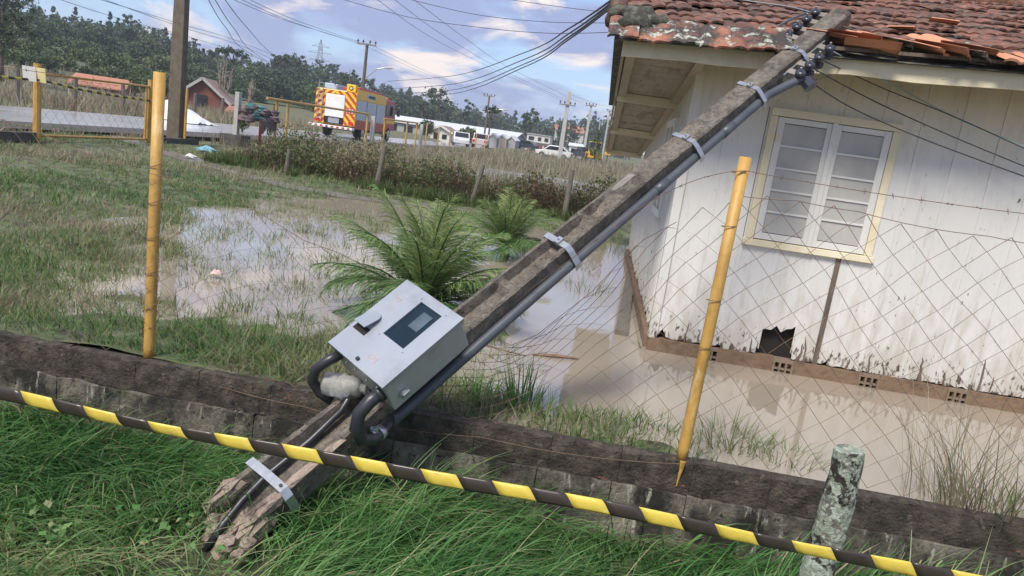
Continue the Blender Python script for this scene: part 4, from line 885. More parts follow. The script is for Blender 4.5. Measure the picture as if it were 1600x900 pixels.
for i in range(26):
    pts = [(-11.4+.004*((i+j) % 2), 13.8+.134*(i+(i+j) % 2), .38+j*.134) for j in range(10)]; b.tube(pts, .003, 3, False)
b.build('wire_infill', MATS['rust_wire'], gate)
for dy, mt, lab, rz_ in ((-.28, 'paper_white', 'white plate tied to the left gate post', .25), (-.02, 'sign_yellow', 'pale yellow plate tied to the left gate post', -.2)):
    b = MB(); b.obox((-11.30+.02*dy, 13.72+dy-.06, 1.56), (cos(rz_), sin(rz_), 0), (-sin(rz_), cos(rz_), 0), (0, -.12, 1), .16 if dy > -.1 else .12, .008, .14); tag(b.build('sign_plate', MATS[mt]), lab, 'sign')
for (y0, y1, lab) in ((10.2, 13.6, 'dark low concrete wall stub left of the yellow gate'), (17.5, 19.6, 'dark low concrete wall stub between the gate and the tall pole')):
    w2 = thing('wall_stub', lab, 'wall', (-11.4, (y0+y1)/2, .1))
    for r in range(2):
        y = y0+(r % 2)*.0
        while y < y1-.05:
            l = min(.4, y1-y); b = MB(); b.box(-11.48, -11.32, y, y+l-.012, .05+r*.19, .05+r*.19+.18, .006); b.build('block', MATS['block_wall'], w2); y += l
pipe_ = pipe('yellow_pole', (-11.4, 19.0, .25), (-11.4, 19.0, 1.75), .035, 'yellow_paint', None); tag(pipe_, 'slim yellow pole just right of the tall utility pole', 'pole')
b = MB(); b.box(-11.47, -11.33, 21.72, 21.9, .2, 1.90); o = b.build('post_shaft', MATS['pale_concrete'], None, bevel=.012); cpst = thing('concrete_post', 'pale square concrete post on a dark block beside the rubbish', 'post', (-11.4, 21.8, .2)); o.parent = cpst; o.location = o.location-cpst.location
b = MB(); b.box(-11.75, -11.05, 21.5, 22.1, .1, .62, .02); b.build('base_block', MATS['block_wall'], cpst)
# rubbish stand
rub = thing('rubbish_stand', 'raised basket heaped with old clothes and bags on a red post', 'rubbish stand', (-11.0, 22.4, .3))
b = MB(); b.tube([(-11.0, 22.6, .25), (-11.0, 22.6, 1.1)], .05, 8); b.build('stand_post', MATS['truck_red'], rub)
b = MB()
for q in np.linspace(-.6, .6, 7): b.bar((-11.3, 22.5+q, 1.1), (-10.7, 22.5+q, 1.1), .015, .015)
b.bar((-11.3, 21.9, 1.1), (-11.3, 23.1, 1.1), .02, .02); b.bar((-10.7, 21.9, 1.1), (-10.7, 23.1, 1.1), .02, .02); b.build('basket', MATS['rust_wire'], rub)
for i in range(24):
    gg = np.random.default_rng(60+i); c = (-11.0+gg.uniform(-.25, .25), 22.45+gg.uniform(-.85, .7), 1.22+gg.uniform(-.1, .32)); rock(c, gg.uniform(.10, .20), ('cloth_a', 'cloth_b', 'cloth_a', 'paper_white' if i == 3 else 'cloth_a')[i % 4], 'rag', rub, (1, 1.2, .7), 70+i)
for i in range(8): gg = np.random.default_rng(90+i); y = 22.0+i*.14; b = MB(); b.tube([(-10.72, y, 1.15), (-10.68, y+.03, .95), (-10.7, y+.05*gg.normal(), .72)], [.05, .04, .01], 5); b.build('hanging_rag', MATS['cloth_a'], rub)
# yellow barrier fences along the road
def rail_fence(x, ya, za, yb, zb, posts, label, mids=()):
    t = thing('pipe_fence', label, 'fence', (x, (ya+yb)/2, .4)); pipe('rail', (x, ya, za), (x, yb, zb), .045, 'yellow_paint', t)
    for y in posts: z_ = np.interp(y, [ya, yb], [za, zb]); pipe('post', (x, y, .2), (x, y, z_-.045), .05, 'yellow_paint', t)
    return t
rail_fence(-10.9, 22.7, 1.85, 32.9, 1.91, (23.45, 24.3, 32.8), 'long yellow pipe fence crossing in front of the fire truck')
rail_fence(-10.5, 34.0, 1.80, 40.3, 1.88, (34.2, 38.2, 40.2), 'shorter yellow pipe fence right of the fire truck')
b = MB(); b.box(-10.83, -10.65, 33.1, 33.3, .2, 1.85); tag(b.build('concrete_post', MATS['pale_concrete'], None, bevel=.015), 'grey concrete post at the end of the long yellow fence', 'post')
b = MB(); b.box(-10.42, -10.26, 40.6, 40.8, .2, 1.85); tag(b.build('concrete_post', MATS['pale_concrete'], None, bevel=.015), 'grey concrete post right of the shorter yellow fence', 'post')
for i, (px, top, bot) in enumerate(((664, 192, 226), (683, 198, 228), (701, 203, 230), (742, 208, 233), (757, 211, 234), (779, 215, 236), (789, 217, 236))):
    p = on_z(px, bot, .42); q = on_y(px+.14*(bot-top), top, p[1]); b = MB(); b.tube([(p[0], p[1], .2), (p[0], p[1], q[2])], .055, 8)
    tag(b.build('yellow_post', MATS['yellow_paint']), ('first', 'second', 'third', 'fourth', 'fifth', 'sixth', 'seventh')[i]+' slim yellow roadside post counting right from the shorter pipe fence', 'post', 'far yellow roadside posts')
# farm fence beyond the road
ff = thing('wire_farm_fence', 'old wooden post and wire fence beyond the road', 'fence', (-22.5, 33, .5)); fp = []
for y, zt in ((23.2, 1.3), (26.06, 1.35), (29.1, 1.3), (32.3, 1.35), (35.2, 1.3), (38.3, 1.4), (41.2, 1.35), (44.5, 1.4), (48, 1.4)):
    b = MB(); b.tube([(-22.5, y, .2), (-22.5+RNG.normal(0, .04), y, zt+.35)], [.10, .085], 7, True, .06); b.build('post', MATS['old_post'], ff); fp.append((-22.5, y, zt))
for dz in (0, -.35): b = MB(); b.tube([(x, y, z+dz+.2) for x, y, z in fp], .006, 4, False); b.build('wire', MATS['rust_wire'], ff)

# hedge with old posts
gg = np.random.default_rng(33)
def hedge(n, x0, x1, y0, y1, seed):
    x = gg.uniform(x0, x1, n); y = gg.uniform(y0, y1, n); top = .42+.42*fbm(x, y*.6, .75, 4)+.12*gg.normal(0, 1, n)+np.clip((x+7)/6, -.4, .15); top = np.clip(top, .2, 1.25)
    z = .15+top*gg.uniform(0, 1, n)**.8; C_ = np.stack([x, y, z], 1); r = np.clip(.40+.30*(z-.4)+.45*fbm(x, y, .8, 3)+gg.normal(0, .2, n), 0, 1)
    return leaves(C_, gg.uniform(.018, .048, n), seed, r, .55)
hp_ = [hedge(26000, -9.0, .35, 16.2, 17.7, 1)]
n = 5200; x = gg.uniform(-9.0, .35, n); y = gg.uniform(16.15, 17.7, n); P = np.stack([x, y, np.full(n, .15)], 1)
hp_.append(blades(P, gg.uniform(.3, .85, n)*np.clip(1+(x+6)/8, .5, 1.1), np.full(n, .012), gg.uniform(0, 6.28, n), gg.uniform(0, .5, n), gg.uniform(0, 1.6, n), 3, np.clip(gg.normal(.25, .2, n), 0, 1), 3))
n = 7000; x = gg.uniform(-9.0, .5, n); y = 15.75+gg.uniform(0, 1, n)**1.5*.7; k = fbm(x, y, .9, 3) > -.25; P = np.stack([x, y, np.maximum(lot_z(x, y), .05)], 1)[k]; n = len(P)
hp_.append(blades(P, gg.uniform(.12, .42, n), np.full(n, .014), gg.uniform(0, 6.28, n), gg.uniform(0, .6, n), gg.uniform(.2, 1.5, n), 3, np.clip(gg.normal(.6, .12, n), .4, .85), 8))
V, Fq, R = merge(hp_); tag(np_mesh('brush_hedge', V, Fq, MATS['brush'], rnd=R), 'tangled brown and green brush hedge at the back of the lot', 'hedge', kind='stuff')
for (xb_, zb_, xt_, zt_, r, lab) in ((-7.13, .2, -7.09, .72, .06, 'short leaning stub post at the left end of the brush hedge'), (-4.98, .1, -4.87, 1.12, .075, 'old wooden post in the hedge right of the fire truck'), (-2.76, .1, -2.60, 1.02, .065, 'leaning old wooden post in the middle of the hedge'), (-.66, .1, -.63, 1.2, .075, 'old wooden post at the right end of the hedge')):
    b = MB(); b.tube([(xb_, 16.05, zb_), ((xb_+xt_)/2, 16.06, (zb_+zt_)/2), (xt_, 16.05, zt_)], [r*.9, r*.8, r*.75], 9, True, .06); tag(b.build('hedge_post', MATS['old_post']), lab, 'post', 'old posts along the hedge')
def field(n, x0, x1, y0, y1, l0, l1, w0, seed, zc=None):
    x = gg.uniform(x0, x1, n); y = gg.uniform(y0, y1, n); z = land_h(x, y) if zc is None else np.full(n, zc)
    k = (fbm(x, y, .35, 3)+gg.normal(0, .35, n)) > -.35; k &= ~((x > -4.8) & (x < 5.8) & (y > 22.6) & (y < 32.6) & (gg.uniform(size=n) < .9)); x, y, z = x[k], y[k], z[k]; m_ = len(x)
    return blades(np.stack([x, y, z], 1), gg.uniform(l0, l1, m_), gg.uniform(.6, 1.3, m_)*w0, gg.uniform(0, 6.28, m_), gg.uniform(0, .4, m_), gg.uniform(.1, 1.3, m_), 3, np.clip(.45+.4*fbm(x, y, .5, 2)+gg.normal(0, .22, m_), 0, 1), seed)
V, Fq, R = merge([field(15000, -9.8, 6, 17.9, 30, .35, .85, .014, 1, .27), field(9000, -9.8, 7, 30, 60, .4, .9, .03, 2), field(3500, -10, 10, 60, 110, .4, .9, .06, 3), field(3500, -12.1, -9.8, 20, 60, .2, .5, .02, 4, .3)])
tag(np_mesh('dry_field_grass', V, Fq, MATS['dry_grass'], rnd=R), 'tall straw coloured grass in the field behind the hedge', 'grass', kind='stuff')
V, Fq, R = merge([field(11000, -34, -20.6, 18, 60, .4, 1.0, .035, 5), field(5000, -60, -34, 25, 75, .6, 1.2, .06, 6), field(1500, -12.2, -11.6, 8, 18, .05, .15, .02, 7, .37)])
tag(np_mesh('roadside_grass', V, Fq, MATS['dry_grass'], rnd=R), 'rough pale grass on the slope beyond the road', 'grass', kind='stuff')

# ------------------------------------------------------------------ tarpaulin beside the road
P = np.zeros((26, 14, 3)); u = np.linspace(0, 1, 26); v = np.linspace(-1, 1, 14)
for i in range(26):
    for j in range(14):
        x = -20.1+2.7*u[i]; y = 31.8-1.2*u[i]+v[j]*1.2; hgt = .75*(1-u[i])**.8*(1-.5*v[j]**2)+.10*fbm(x*2, y*2, 1.0, 3)+.06
        P[i, j] = (x, y, .42+max(.01, hgt*(1-abs(v[j])**6)))
b = MB(); b.grid(P); tag(b.build('white_tarpaulin', MATS['tarp'], None, smooth=True), 'crumpled white plastic sheet heaped at the far side of the road', 'tarpaulin')

# ------------------------------------------------------------------ fire truck
TX, TY_, TZ = -15.55, 40.9, .41
tr = thing('fire_truck', 'yellow and red fire truck with striped rear parked on the wet road', 'fire truck', (TX, TY_, TZ))
def tb(name, x0, x1, y0, y1, z0, z1, mat, parent=None, bev=.0): b = MB(); b.box(TX+x0, TX+x1, TY_+y0, TY_+y1, TZ+z0, TZ+z1); return b.build(name, MATS[mat], parent or tr, bevel=bev)
cm = M('chevron', [(.78, .42, .03)], 3, .4); t_ = cm.node_tree; bsd = t_.nodes['Principled BSDF']
gp = t_.nodes.new('ShaderNodeNewGeometry'); sx = t_.nodes.new('ShaderNodeSeparateXYZ'); t_.links.new(gp.outputs['Position'], sx.inputs[0])
def mth(op, a, bb=None, c=None):
    n_ = t_.nodes.new('ShaderNodeMath'); n_.operation = op
    for i, q in enumerate((a, bb)):
        if q is None: continue
        if isinstance(q, (int, float)): n_.inputs[i].default_value = q
        else: t_.links.new(q, n_.inputs[i])
    return n_.outputs[0]
dx_ = mth('ABSOLUTE', mth('SUBTRACT', sx.outputs[0], TX-.05)); ss = mth('FRACT', mth('MULTIPLY', mth('ADD', dx_, sx.outputs[2]), 2.4)); st_ = mth('GREATER_THAN', ss, .5)
mxc = t_.nodes.new('ShaderNodeMix'); mxc.data_type = 'RGBA'; mxc.inputs[6].default_value = (.80, .47, .04, 1); mxc.inputs[7].default_value = (.42, .06, .025, 1); t_.links.new(st_, mxc.inputs[0]); t_.links.new(mxc.outputs[2], bsd.inputs['Base Color'])
body = tb('body', -1.18, 1.18, .06, 5.7, .72, 2.66, 'truck_yellow', bev=.04)
tb('rear_panel', -1.2, -.62, 0, .055, .75, 2.62, 'chevron', body); tb('rear_panel', .56, 1.2, 0, .055, .75, 2.62, 'chevron', body); tb('rear_panel', -.62, .56, 0, .055, 2.42, 2.62, 'chevron', body); tb('rear_recess', -.62, .56, .02, .055, .75, 1.12, 'dark_inside', body)
rs_ = tb('rear_shutter', -.60, .54, -.015, .05, 1.14, 2.40, 'truck_white', body, .02)
for i in range(9): tb('shutter_slat', -.58, .52, -.022, -.016, 1.18+i*.134, 1.18+i*.134+.11, 'truck_white', rs_)
tb('rear_step', -1.32, 1.25, -.42, .0, .52, .66, 'truck_white', body, .02); 
for i in range(8): tb('step_marking', -1.28+i*.32, -1.28+i*.32+.15, -.43, -.422, .54, .64, 'truck_red', body)
for x in (-1.0, 1.0): tb('tail_lamp', x-.14, x+.14, -.03, 0, .80, .98, 'lamp_red', body)
tb('pump_panel', -.35, .3, -.03, .02, .8, 1.08, 'chrome', body)
for x in (-1.02, -.76): pipe('ladder_rail', (TX+x, TY_-.08, TZ+.9), (TX+x, TY_-.08, TZ+2.72), .025, 'chrome', body)
for i in range(7): pipe('ladder_rung', (TX-1.02, TY_-.08, TZ+1.0+i*.26), (TX-.76, TY_-.08, TZ+1.0+i*.26), .018, 'chrome', body)
# right side: band, shutters, skirt
tb('upper_band', 1.182, 1.215, .1, 5.68, 2.30, 2.85, 'truck_yellow', body, .01); tb('lower_skirt', 1.182, 1.215, .1, 5.68, .62, 1.12, 'truck_red', body, .01)
for i, (y0, y1) in enumerate(((.18, 1.85), (2.0, 3.7), (3.85, 5.55))):
    sh = tb('side_shutter', 1.185, 1.222, y0, y1, 1.16, 2.26, 'shutter', body)
    for k in range(8): tb('shutter_slat', 1.223, 1.229, y0+.03, y1-.03, 1.19+k*.134, 1.19+k*.134+.11, 'shutter', sh)
tb('side_strip', 1.182, 1.218, .02, .14, .75, 2.62, 'truck_yellow', body)
tb('roof_deck', -1.15, 1.15, .1, 5.6, 2.665, 2.70, 'chrome', body)
for x in (-1.1, -.2): pipe('roof_rail', (TX+x, TY_+.1, TZ+2.95), (TX+x, TY_+5.4, TZ+2.95), .03, 'chrome', body)
for i in range(5): pipe('rail_stanchion', (TX-1.1, TY_+.1+i*1.3, TZ+2.68), (TX-1.1, TY_+.1+i*1.3, TZ+2.95), .025, 'chrome', body)
tb('roof_locker', -.85, -.1, .3, 2.4, 2.705, 2.98, 'shutter', body, .02); tb('hose_reel', .2, .6, .6, 2.0, 2.705, 2.9, 'truck_red', body)
tb('light_bar', .95, 1.15, .6, 4.9, 2.86, 2.98, 'lamp_red', body, .02)
em = tb('emblem_box', .58, 1.12, -.02, .25, 2.64, 3.06, 'truck_yellow', body, .02)
b = MB(); b.lathe((TX+.85, TY_-.02, TZ+2.85), (0, -1, 0), [(0, .13), (.012, .13)], 8); b.build('emblem_ring', MATS['dark_inside'], em); b = MB(); b.lathe((TX+.85, TY_-.033, TZ+2.85), (0, -1, 0), [(0, .08), (.01, .08)], 8); b.build('emblem_centre', MATS['sign_yellow'], em)
def text(txt, name, size, mat, parent, loc, rot):
    cu = bpy.data.curves.new(name, 'FONT'); cu.body = txt; cu.size = size; cu.extrude = .004; cu.align_x = 'CENTER'
    o = bpy.data.objects.new(name, cu); COL.objects.link(o); bpy.context.view_layer.update()
    me = bpy.data.meshes.new_from_object(o.evaluated_get(bpy.context.evaluated_depsgraph_get())); bpy.data.objects.remove(o)
    me.materials.clear(); q = link(name, me, Vector(loc), MATS[mat], parent); q.rotation_euler = rot; return q
pl_ = tb('number_plate', .58, 1.16, -.012, -.002, 1.42, 1.74, 'truck_red', body); text('193', 'number_lettering', .34, 'truck_white', body, (TX+.87, TY_-.02, TZ+1.46), (pi/2, 0, 0))
tb('name_plate', 1.216, 1.224, 1.9, 3.5, 2.45, 2.70, 'shutter', body); text('BOMBEIROS', 'side_lettering', .24, 'dark_inside', body, (TX+1.23, TY_+2.7, TZ+2.49), (pi/2, 0, pi/2))
# cab
b = MB(); pr_ = [(5.85, .75), (8.15, .75), (8.25, 1.6), (8.0, 2.55), (7.7, 2.7), (5.85, 2.7)]; nP = len(pr_)
b.add([(TX-1.15, TY_+y, TZ+z) for y, z in pr_]+[(TX+1.15, TY_+y, TZ+z) for y, z in pr_], [tuple(range(nP))[::-1], tuple(range(nP, 2*nP))]+[(i, (i+1) % nP, nP+(i+1) % nP, nP+i) for i in range(nP)])
cab = b.build('cab', MATS['truck_red'], tr, bevel=.05)
tb('cab_window', 1.152, 1.165, 6.0, 6.75, 1.65, 2.4, 'dark_glass', cab); tb('cab_window', 1.152, 1.165, 6.9, 7.75, 1.65, 2.4, 'dark_glass', cab); tb('cab_stripe', 1.152, 1.166, 5.9, 8.1, 1.2, 1.45, 'truck_yellow', cab)
tb('mirror', 1.32, 1.52, 7.9, 8.0, 1.75, 2.35, 'insulator', cab, .02); pipe('mirror_arm', (TX+1.12, TY_+7.95, TZ+2.2), (TX+1.35, TY_+7.95, TZ+2.2), .02, 'insulator', cab)
tb('beacon', -.9, .9, 7.0, 7.25, 2.71, 2.85, 'lamp_red', cab, .03); tb('chassis', -.5, .5, .2, 8.1, .45, .72, 'insulator')
for x in (-1.0, 1.0):
    for y in (1.7, 6.9):
        b = MB(); b.lathe((TX+x-.16, TY_+y, TZ+.5), (1, 0, 0), [(0, .40), (.02, .48), (.06, .5), (.26, .5), (.30, .48), (.32, .40)], 20); wh = b.build('wheel', MATS['rubber'], tr, smooth=True)
        b = MB(); b.lathe((TX+x+(.14 if x > 0 else -.20), TY_+y, TZ+.5), (1, 0, 0), [(0, .27), (.04, .27), (.05, .15)], 14); b.build('rim', MATS['chrome'], wh)

# ------------------------------------------------------------------ street poles and wires
def street_pole(name, base, H, r0, r1, label, mat='street_concrete', arm=None, group='street utility poles', square=False, lamp=None, top=None):
    t = thing(name, label, 'utility pole', base, group); B_ = np.array(base, float); T_ = B_+(0, 0, H) if top is None else np.array(top, float)
    b = MB()
    if square: b.add([B_+(i*r0, j*r0*.75, -.3) for i, j in ((-1, -1), (1, -1), (1, 1), (-1, 1))]+[T_+(i*r1, j*r1*.75, 0) for i, j in ((-1, -1), (1, -1), (1, 1), (-1, 1))], [(0, 1, 2, 3), (7, 6, 5, 4), (0, 4, 5, 1), (1, 5, 6, 2), (2, 6, 7, 3), (3, 7, 4, 0)])
    else: b.tube([B_-(0, 0, .3), (B_+T_)/2, T_], [r0, (r0+r1)/2, r1], 10)
    b.build('column', MATS[mat], t, bevel=.02 if square else 0)
    for (dz, hw_) in (arm or ()):
        c = T_-(0, 0, dz); b = MB(); b.box(c[0]-hw_, c[0]+hw_, c[1]-r1-.10, c[1]-r1-.005, c[2]-.06, c[2]+.06); a_ = b.build('crossarm', MATS['street_concrete'], t)
        for q in (-.92, -.35, .35, .92):
            b = MB(); b.lathe((c[0]+hw_*q, c[1]-r1-.05, c[2]+.06), (0, 0, 1), [(0, .03), (.1, .03), (.11, .09), (.2, .09), (.22, .04), (.3, .05)], 8); b.build('insulator', MATS['insulator'], a_)
    if lamp:
        z_, dx2, dz2 = lamp; b = MB(); b.tube([(T_[0], T_[1], B_[2]+z_), (T_[0]+dx2*.6, T_[1], B_[2]+z_+dz2*.85), (T_[0]+dx2, T_[1], B_[2]+z_+dz2)], .05, 8); la = b.build('lamp_arm', MATS['galvanised'], t)
        b = MB(); b.tube([(T_[0]+dx2-.05, T_[1], B_[2]+z_+dz2), (T_[0]+dx2+.3, T_[1], B_[2]+z_+dz2+.03), (T_[0]+dx2+.7, T_[1], B_[2]+z_+dz2+.03)], [.06, .12, .05], 8); b.build('lamp_head', MATS['pale_concrete'], la)
    return T_
street_pole('utility_pole', (-11.68, 19.0, .3), 9, .19, .12, 'tall brown concrete utility pole beside the yellow gate', 'bark', [(.4, 1.0)], square=True)
def pole_px(pxb, pxt, depth, r0, label, **k):
    t_ = at_depth(*pxt, depth); zb = land_z(t_[0], t_[1]); return street_pole('utility_pole', (t_[0], t_[1], zb), t_[2]-zb, r0, r0*.7, label, **k)
T570 = pole_px(None, (574, 68), 62, .17, 'dark utility pole with crossarm and street lamp behind the fire truck', mat='bark', arm=[(.1, .85)], lamp=(4.6, 1.8, 1.2))
T762 = pole_px(None, (765, 149), 100, .15, 'utility pole with double crossarm behind the umbrella shaped tree', mat='bark', arm=[(.15, .8)], lamp=(4.9, 2.2, .5))
T880 = pole_px(None, (890, 143), 76, .24, 'thick pale concrete pole with low crossarm right of the white building', mat='pale_concrete', arm=[(1.4, .85)], square=True)
T917 = pole_px(None, (924, 163), 96, .20, 'pale concrete pole with crossarm second from the house eave', mat='pale_concrete', arm=[(.2, .7)], square=True)
T945 = pole_px(None, (953, 173), 120, .18, 'thin pale pole nearest the house eave in the distance', mat='pale_concrete', arm=[(.1, .5)])
pole_px(None, (938, 190), 135, .12, 'short slim pole between the two pale poles near the house', mat='pale_concrete')
# lattice tower on the ridge
tw = thing('transmission_tower', 'steel lattice transmission tower on the skyline', 'tower', (-143, 350, 8)); c = at_depth(502, 62, 352); zt = c[2]
b = MB(); lv = [6, 12, 18, 23, 27, 30.5, 33, zt]; wdt = [3.2, 2.7, 2.2, 1.7, 1.2, .9, .7, .15]
for (z0, w0), (z1, w1) in zip(zip(lv[:-1], wdt[:-1]), zip(lv[1:], wdt[1:])):
    for i, j in ((-1, -1), (1, -1), (1, 1), (-1, 1)):
        b.tube([(c[0]+i*w0, c[1]+j*w0, z0), (c[0]+i*w1, c[1]+j*w1, z1)], .13, 4, False); b.tube([(c[0]+i*w0, c[1]+j*w0, z0), (c[0]-j*w1, c[1]+i*w1, z1)], .08, 4, False); b.tube([(c[0]+i*w0, c[1]+j*w0, z0), (c[0]-j*w0, c[1]+i*w0, z0)], .08, 4, False)
b.build('mast', MATS['galvanised'], tw)
for z_, hw_ in ((27, 5.5), (30.5, 6.0), (33.5, 4.5)):
    b = MB(); b.tube([(c[0]-hw_, c[1], z_), (c[0]+hw_, c[1], z_)], .12, 4); b.tube([(c[0]-hw_, c[1], z_), (c[0], c[1], z_+1.4), (c[0]+hw_, c[1], z_)], .09, 4); b.build('crossarm', MATS['galvanised'], tw)
def spl(pts, n=10):
    P = np.array(pts, float); m_ = len(P); out = []
    for i in range(m_-1):
        p0, p1, p2, p3 = P[max(i-1, 0)], P[i], P[i+1], P[min(i+2, m_-1)]
        for t in np.linspace(0, 1, n, endpoint=False): out.append(.5*((2*p1)+(-p0+p2)*t+(2*p0-5*p1+4*p2-p3)*t*t+(-p0+3*p1-3*p2+p3)*t**3))
    return out+[P[-1]]
def wire(px, r, mat, label, group='overhead wires'):
    b = MB(); b.tube(spl([at_depth(*p) for p in px]), r, 5); tag(b.build('overhead_wire', MATS[mat]), label, 'wire', group)
WG = 'overhead wires'
for i, dy in enumerate((0, 13, 22, 28)):
    wire([(975-i*1, -14+i*4, 9), (890, 44+dy*.6, 14), (820, 82+dy*.8, 24), (710, 118+dy, 42), (606, 127+dy*.9, 60)], .016, 'dark_wire', ('topmost', 'second', 'third', 'lowest')[i]+' of four thick dark cables sweeping down from upper right to behind the fire truck')
for i, (a_, e_) in enumerate((((352, -6), (560, 66)), ((366, -6), (566, 70)), ((378, -6), (586, 73)))):
    wire([(*a_, 24), ((a_[0]+e_[0])/2-4, (a_[1]+e_[1])/2+4, 40), (*e_, 61.8)], .011, 'dark_wire', ('upper', 'middle', 'lower')[i]+' of three wires running to the crossarm behind the fire truck')
for i, (a_, e_) in enumerate((((560, 66), (758, 149)), ((586, 73), (770, 150)))): wire([(*a_, 61.8), ((a_[0]+e_[0])/2, (a_[1]+e_[1])/2+5, 78), (*e_, 99.8)], .012, 'dark_wire', ('left', 'right')[i]+' wire between the two crossarm poles beyond the truck')
for i, px in enumerate(([(84, -4, 30), (200, 33, 40), (330, 68, 60), (500, 122, 100)], [(146, -4, 28), (280, 37, 42), (400, 75, 60), (545, 138, 100)], [(154, -4, 28), (282, 42, 42), (402, 82, 60), (540, 146, 100)])):
    wire(px, .012, 'dark_wire', ('outermost of the thin wires crossing the sky above the hillside trees', 'upper of a close pair of wires passing behind the tall pole', 'lower of a close pair of wires passing behind the tall pole')[i])
for i, px in enumerate(([(324, -4, 20), (352, 42, 26), (392, 84, 40), (470, 118, 70), (560, 128, 100)], [(334, -4, 20), (366, 45, 26), (405, 88, 40), (480, 130, 70)], [(349, -4, 20), (385, 42, 28), (430, 88, 45), (490, 128, 70)])):
    wire(px, .012, 'dark_wire', ('left', 'middle', 'right')[i]+' of three steep sagging wires right of the tall pole')
for i, px in enumerate(([(525, -4, 30), (640, 27, 30), (760, 44, 28), (860, 52, 26), (972, 50, 22)], [(620, -6, 30), (740, 22, 30), (850, 34, 28), (972, 36, 24)], [(775, -4, 30), (870, 10, 30), (972, 22, 28)])):
    wire(px, .011, 'dark_wire', ('lowest', 'middle', 'highest')[i]+' of the near level wires crossing the sky toward the roof corner')
for i, px in enumerate(([(585, -4, 30), (680, 62, 45), (780, 112, 70), (884, 160, 76)], [(612, -4, 30), (700, 60, 45), (790, 112, 70), (893, 161, 76)], [(642, -4, 30), (730, 62, 45), (800, 108, 60), (918, 166, 95)])):
    wire(px, .011, 'dark_wire', ('left', 'middle', 'right')[i]+' of three thin diagonal wires running down to the distant pale poles')
wire([(893, 148, 76), (925, 160, 96), (962, 170, 118)], .014, 'dark_wire', 'short wire linking the tops of the distant pale poles')
# service wires of the fallen pole
def pwire(pts, r, mat, label, name='service_wire'): b = MB(); b.tube(spl(pts), r, 6); tag(b.build(name, MATS[mat]), label, 'wire', 'wires of the fallen pole')
def ins(u, sg): return pl(u-.012, PC+sg*(hv(u)+.10), 0.02)
pwire([ins(4.40, 1), at_depth(1330, 168, 5.45), at_depth(1450, 220, 5.3), at_depth(1640, 290, 5.1)], .0045, 'dark_wire', 'lowest dark wire drooping right from the insulators across the window')
pwire([ins(4.52, 1), at_depth(1370, 160, 5.5), at_depth(1490, 214, 5.35), at_depth(1640, 276, 5.15)], .0045, 'dark_wire', 'middle dark wire drooping right from the insulators')
pwire([ins(4.64, 1), at_depth(1380, 138, 5.6), at_depth(1490, 182, 5.5), at_depth(1640, 250, 5.3)], .004, 'dark_wire', 'upper dark wire drooping right from the insulators')
pwire([ins(4.78, 1), at_depth(1400, 135, 5.7), at_depth(1500, 187, 5.55), at_depth(1640, 245, 5.4)], .005, 'teal_wire', 'pale green wire running right from the top right insulator')
pwire([pl(4.40, .22, -.05), at_depth(1262, 125, 5.55), at_depth(1290, 122, 5.5), at_depth(1312, 100, 5.6), ins(4.78, 1)], .005, 'teal_wire', 'short pale green jumper looping from the conduit head to the insulators')
pwire([ins(5.18, -1), at_depth(1230, 10, 6.2), at_depth(1140, -4, 6.4), at_depth(1040, -30, 7)], .006, 'grey_wire', 'grey cable running left from the pole head over the roof')
pwire([ins(5.18, -1), at_depth(1262, 20, 6.0), at_depth(1232, 32, 5.9), at_depth(1200, 52, 5.75), at_depth(1187, 66, 5.65), at_depth(1190, 82, 5.62)], .010, 'conduit_grey', 'thick dark cable looping down onto the eave tiles left of the pole')
pwire([ins(4.93, -1), at_depth(1250, 45, 5.9), at_depth(1240, 60, 5.8), pl(4.52, -.36, .0)], .006, 'dark_wire', 'short black jumper between the left insulators and bent pipe')

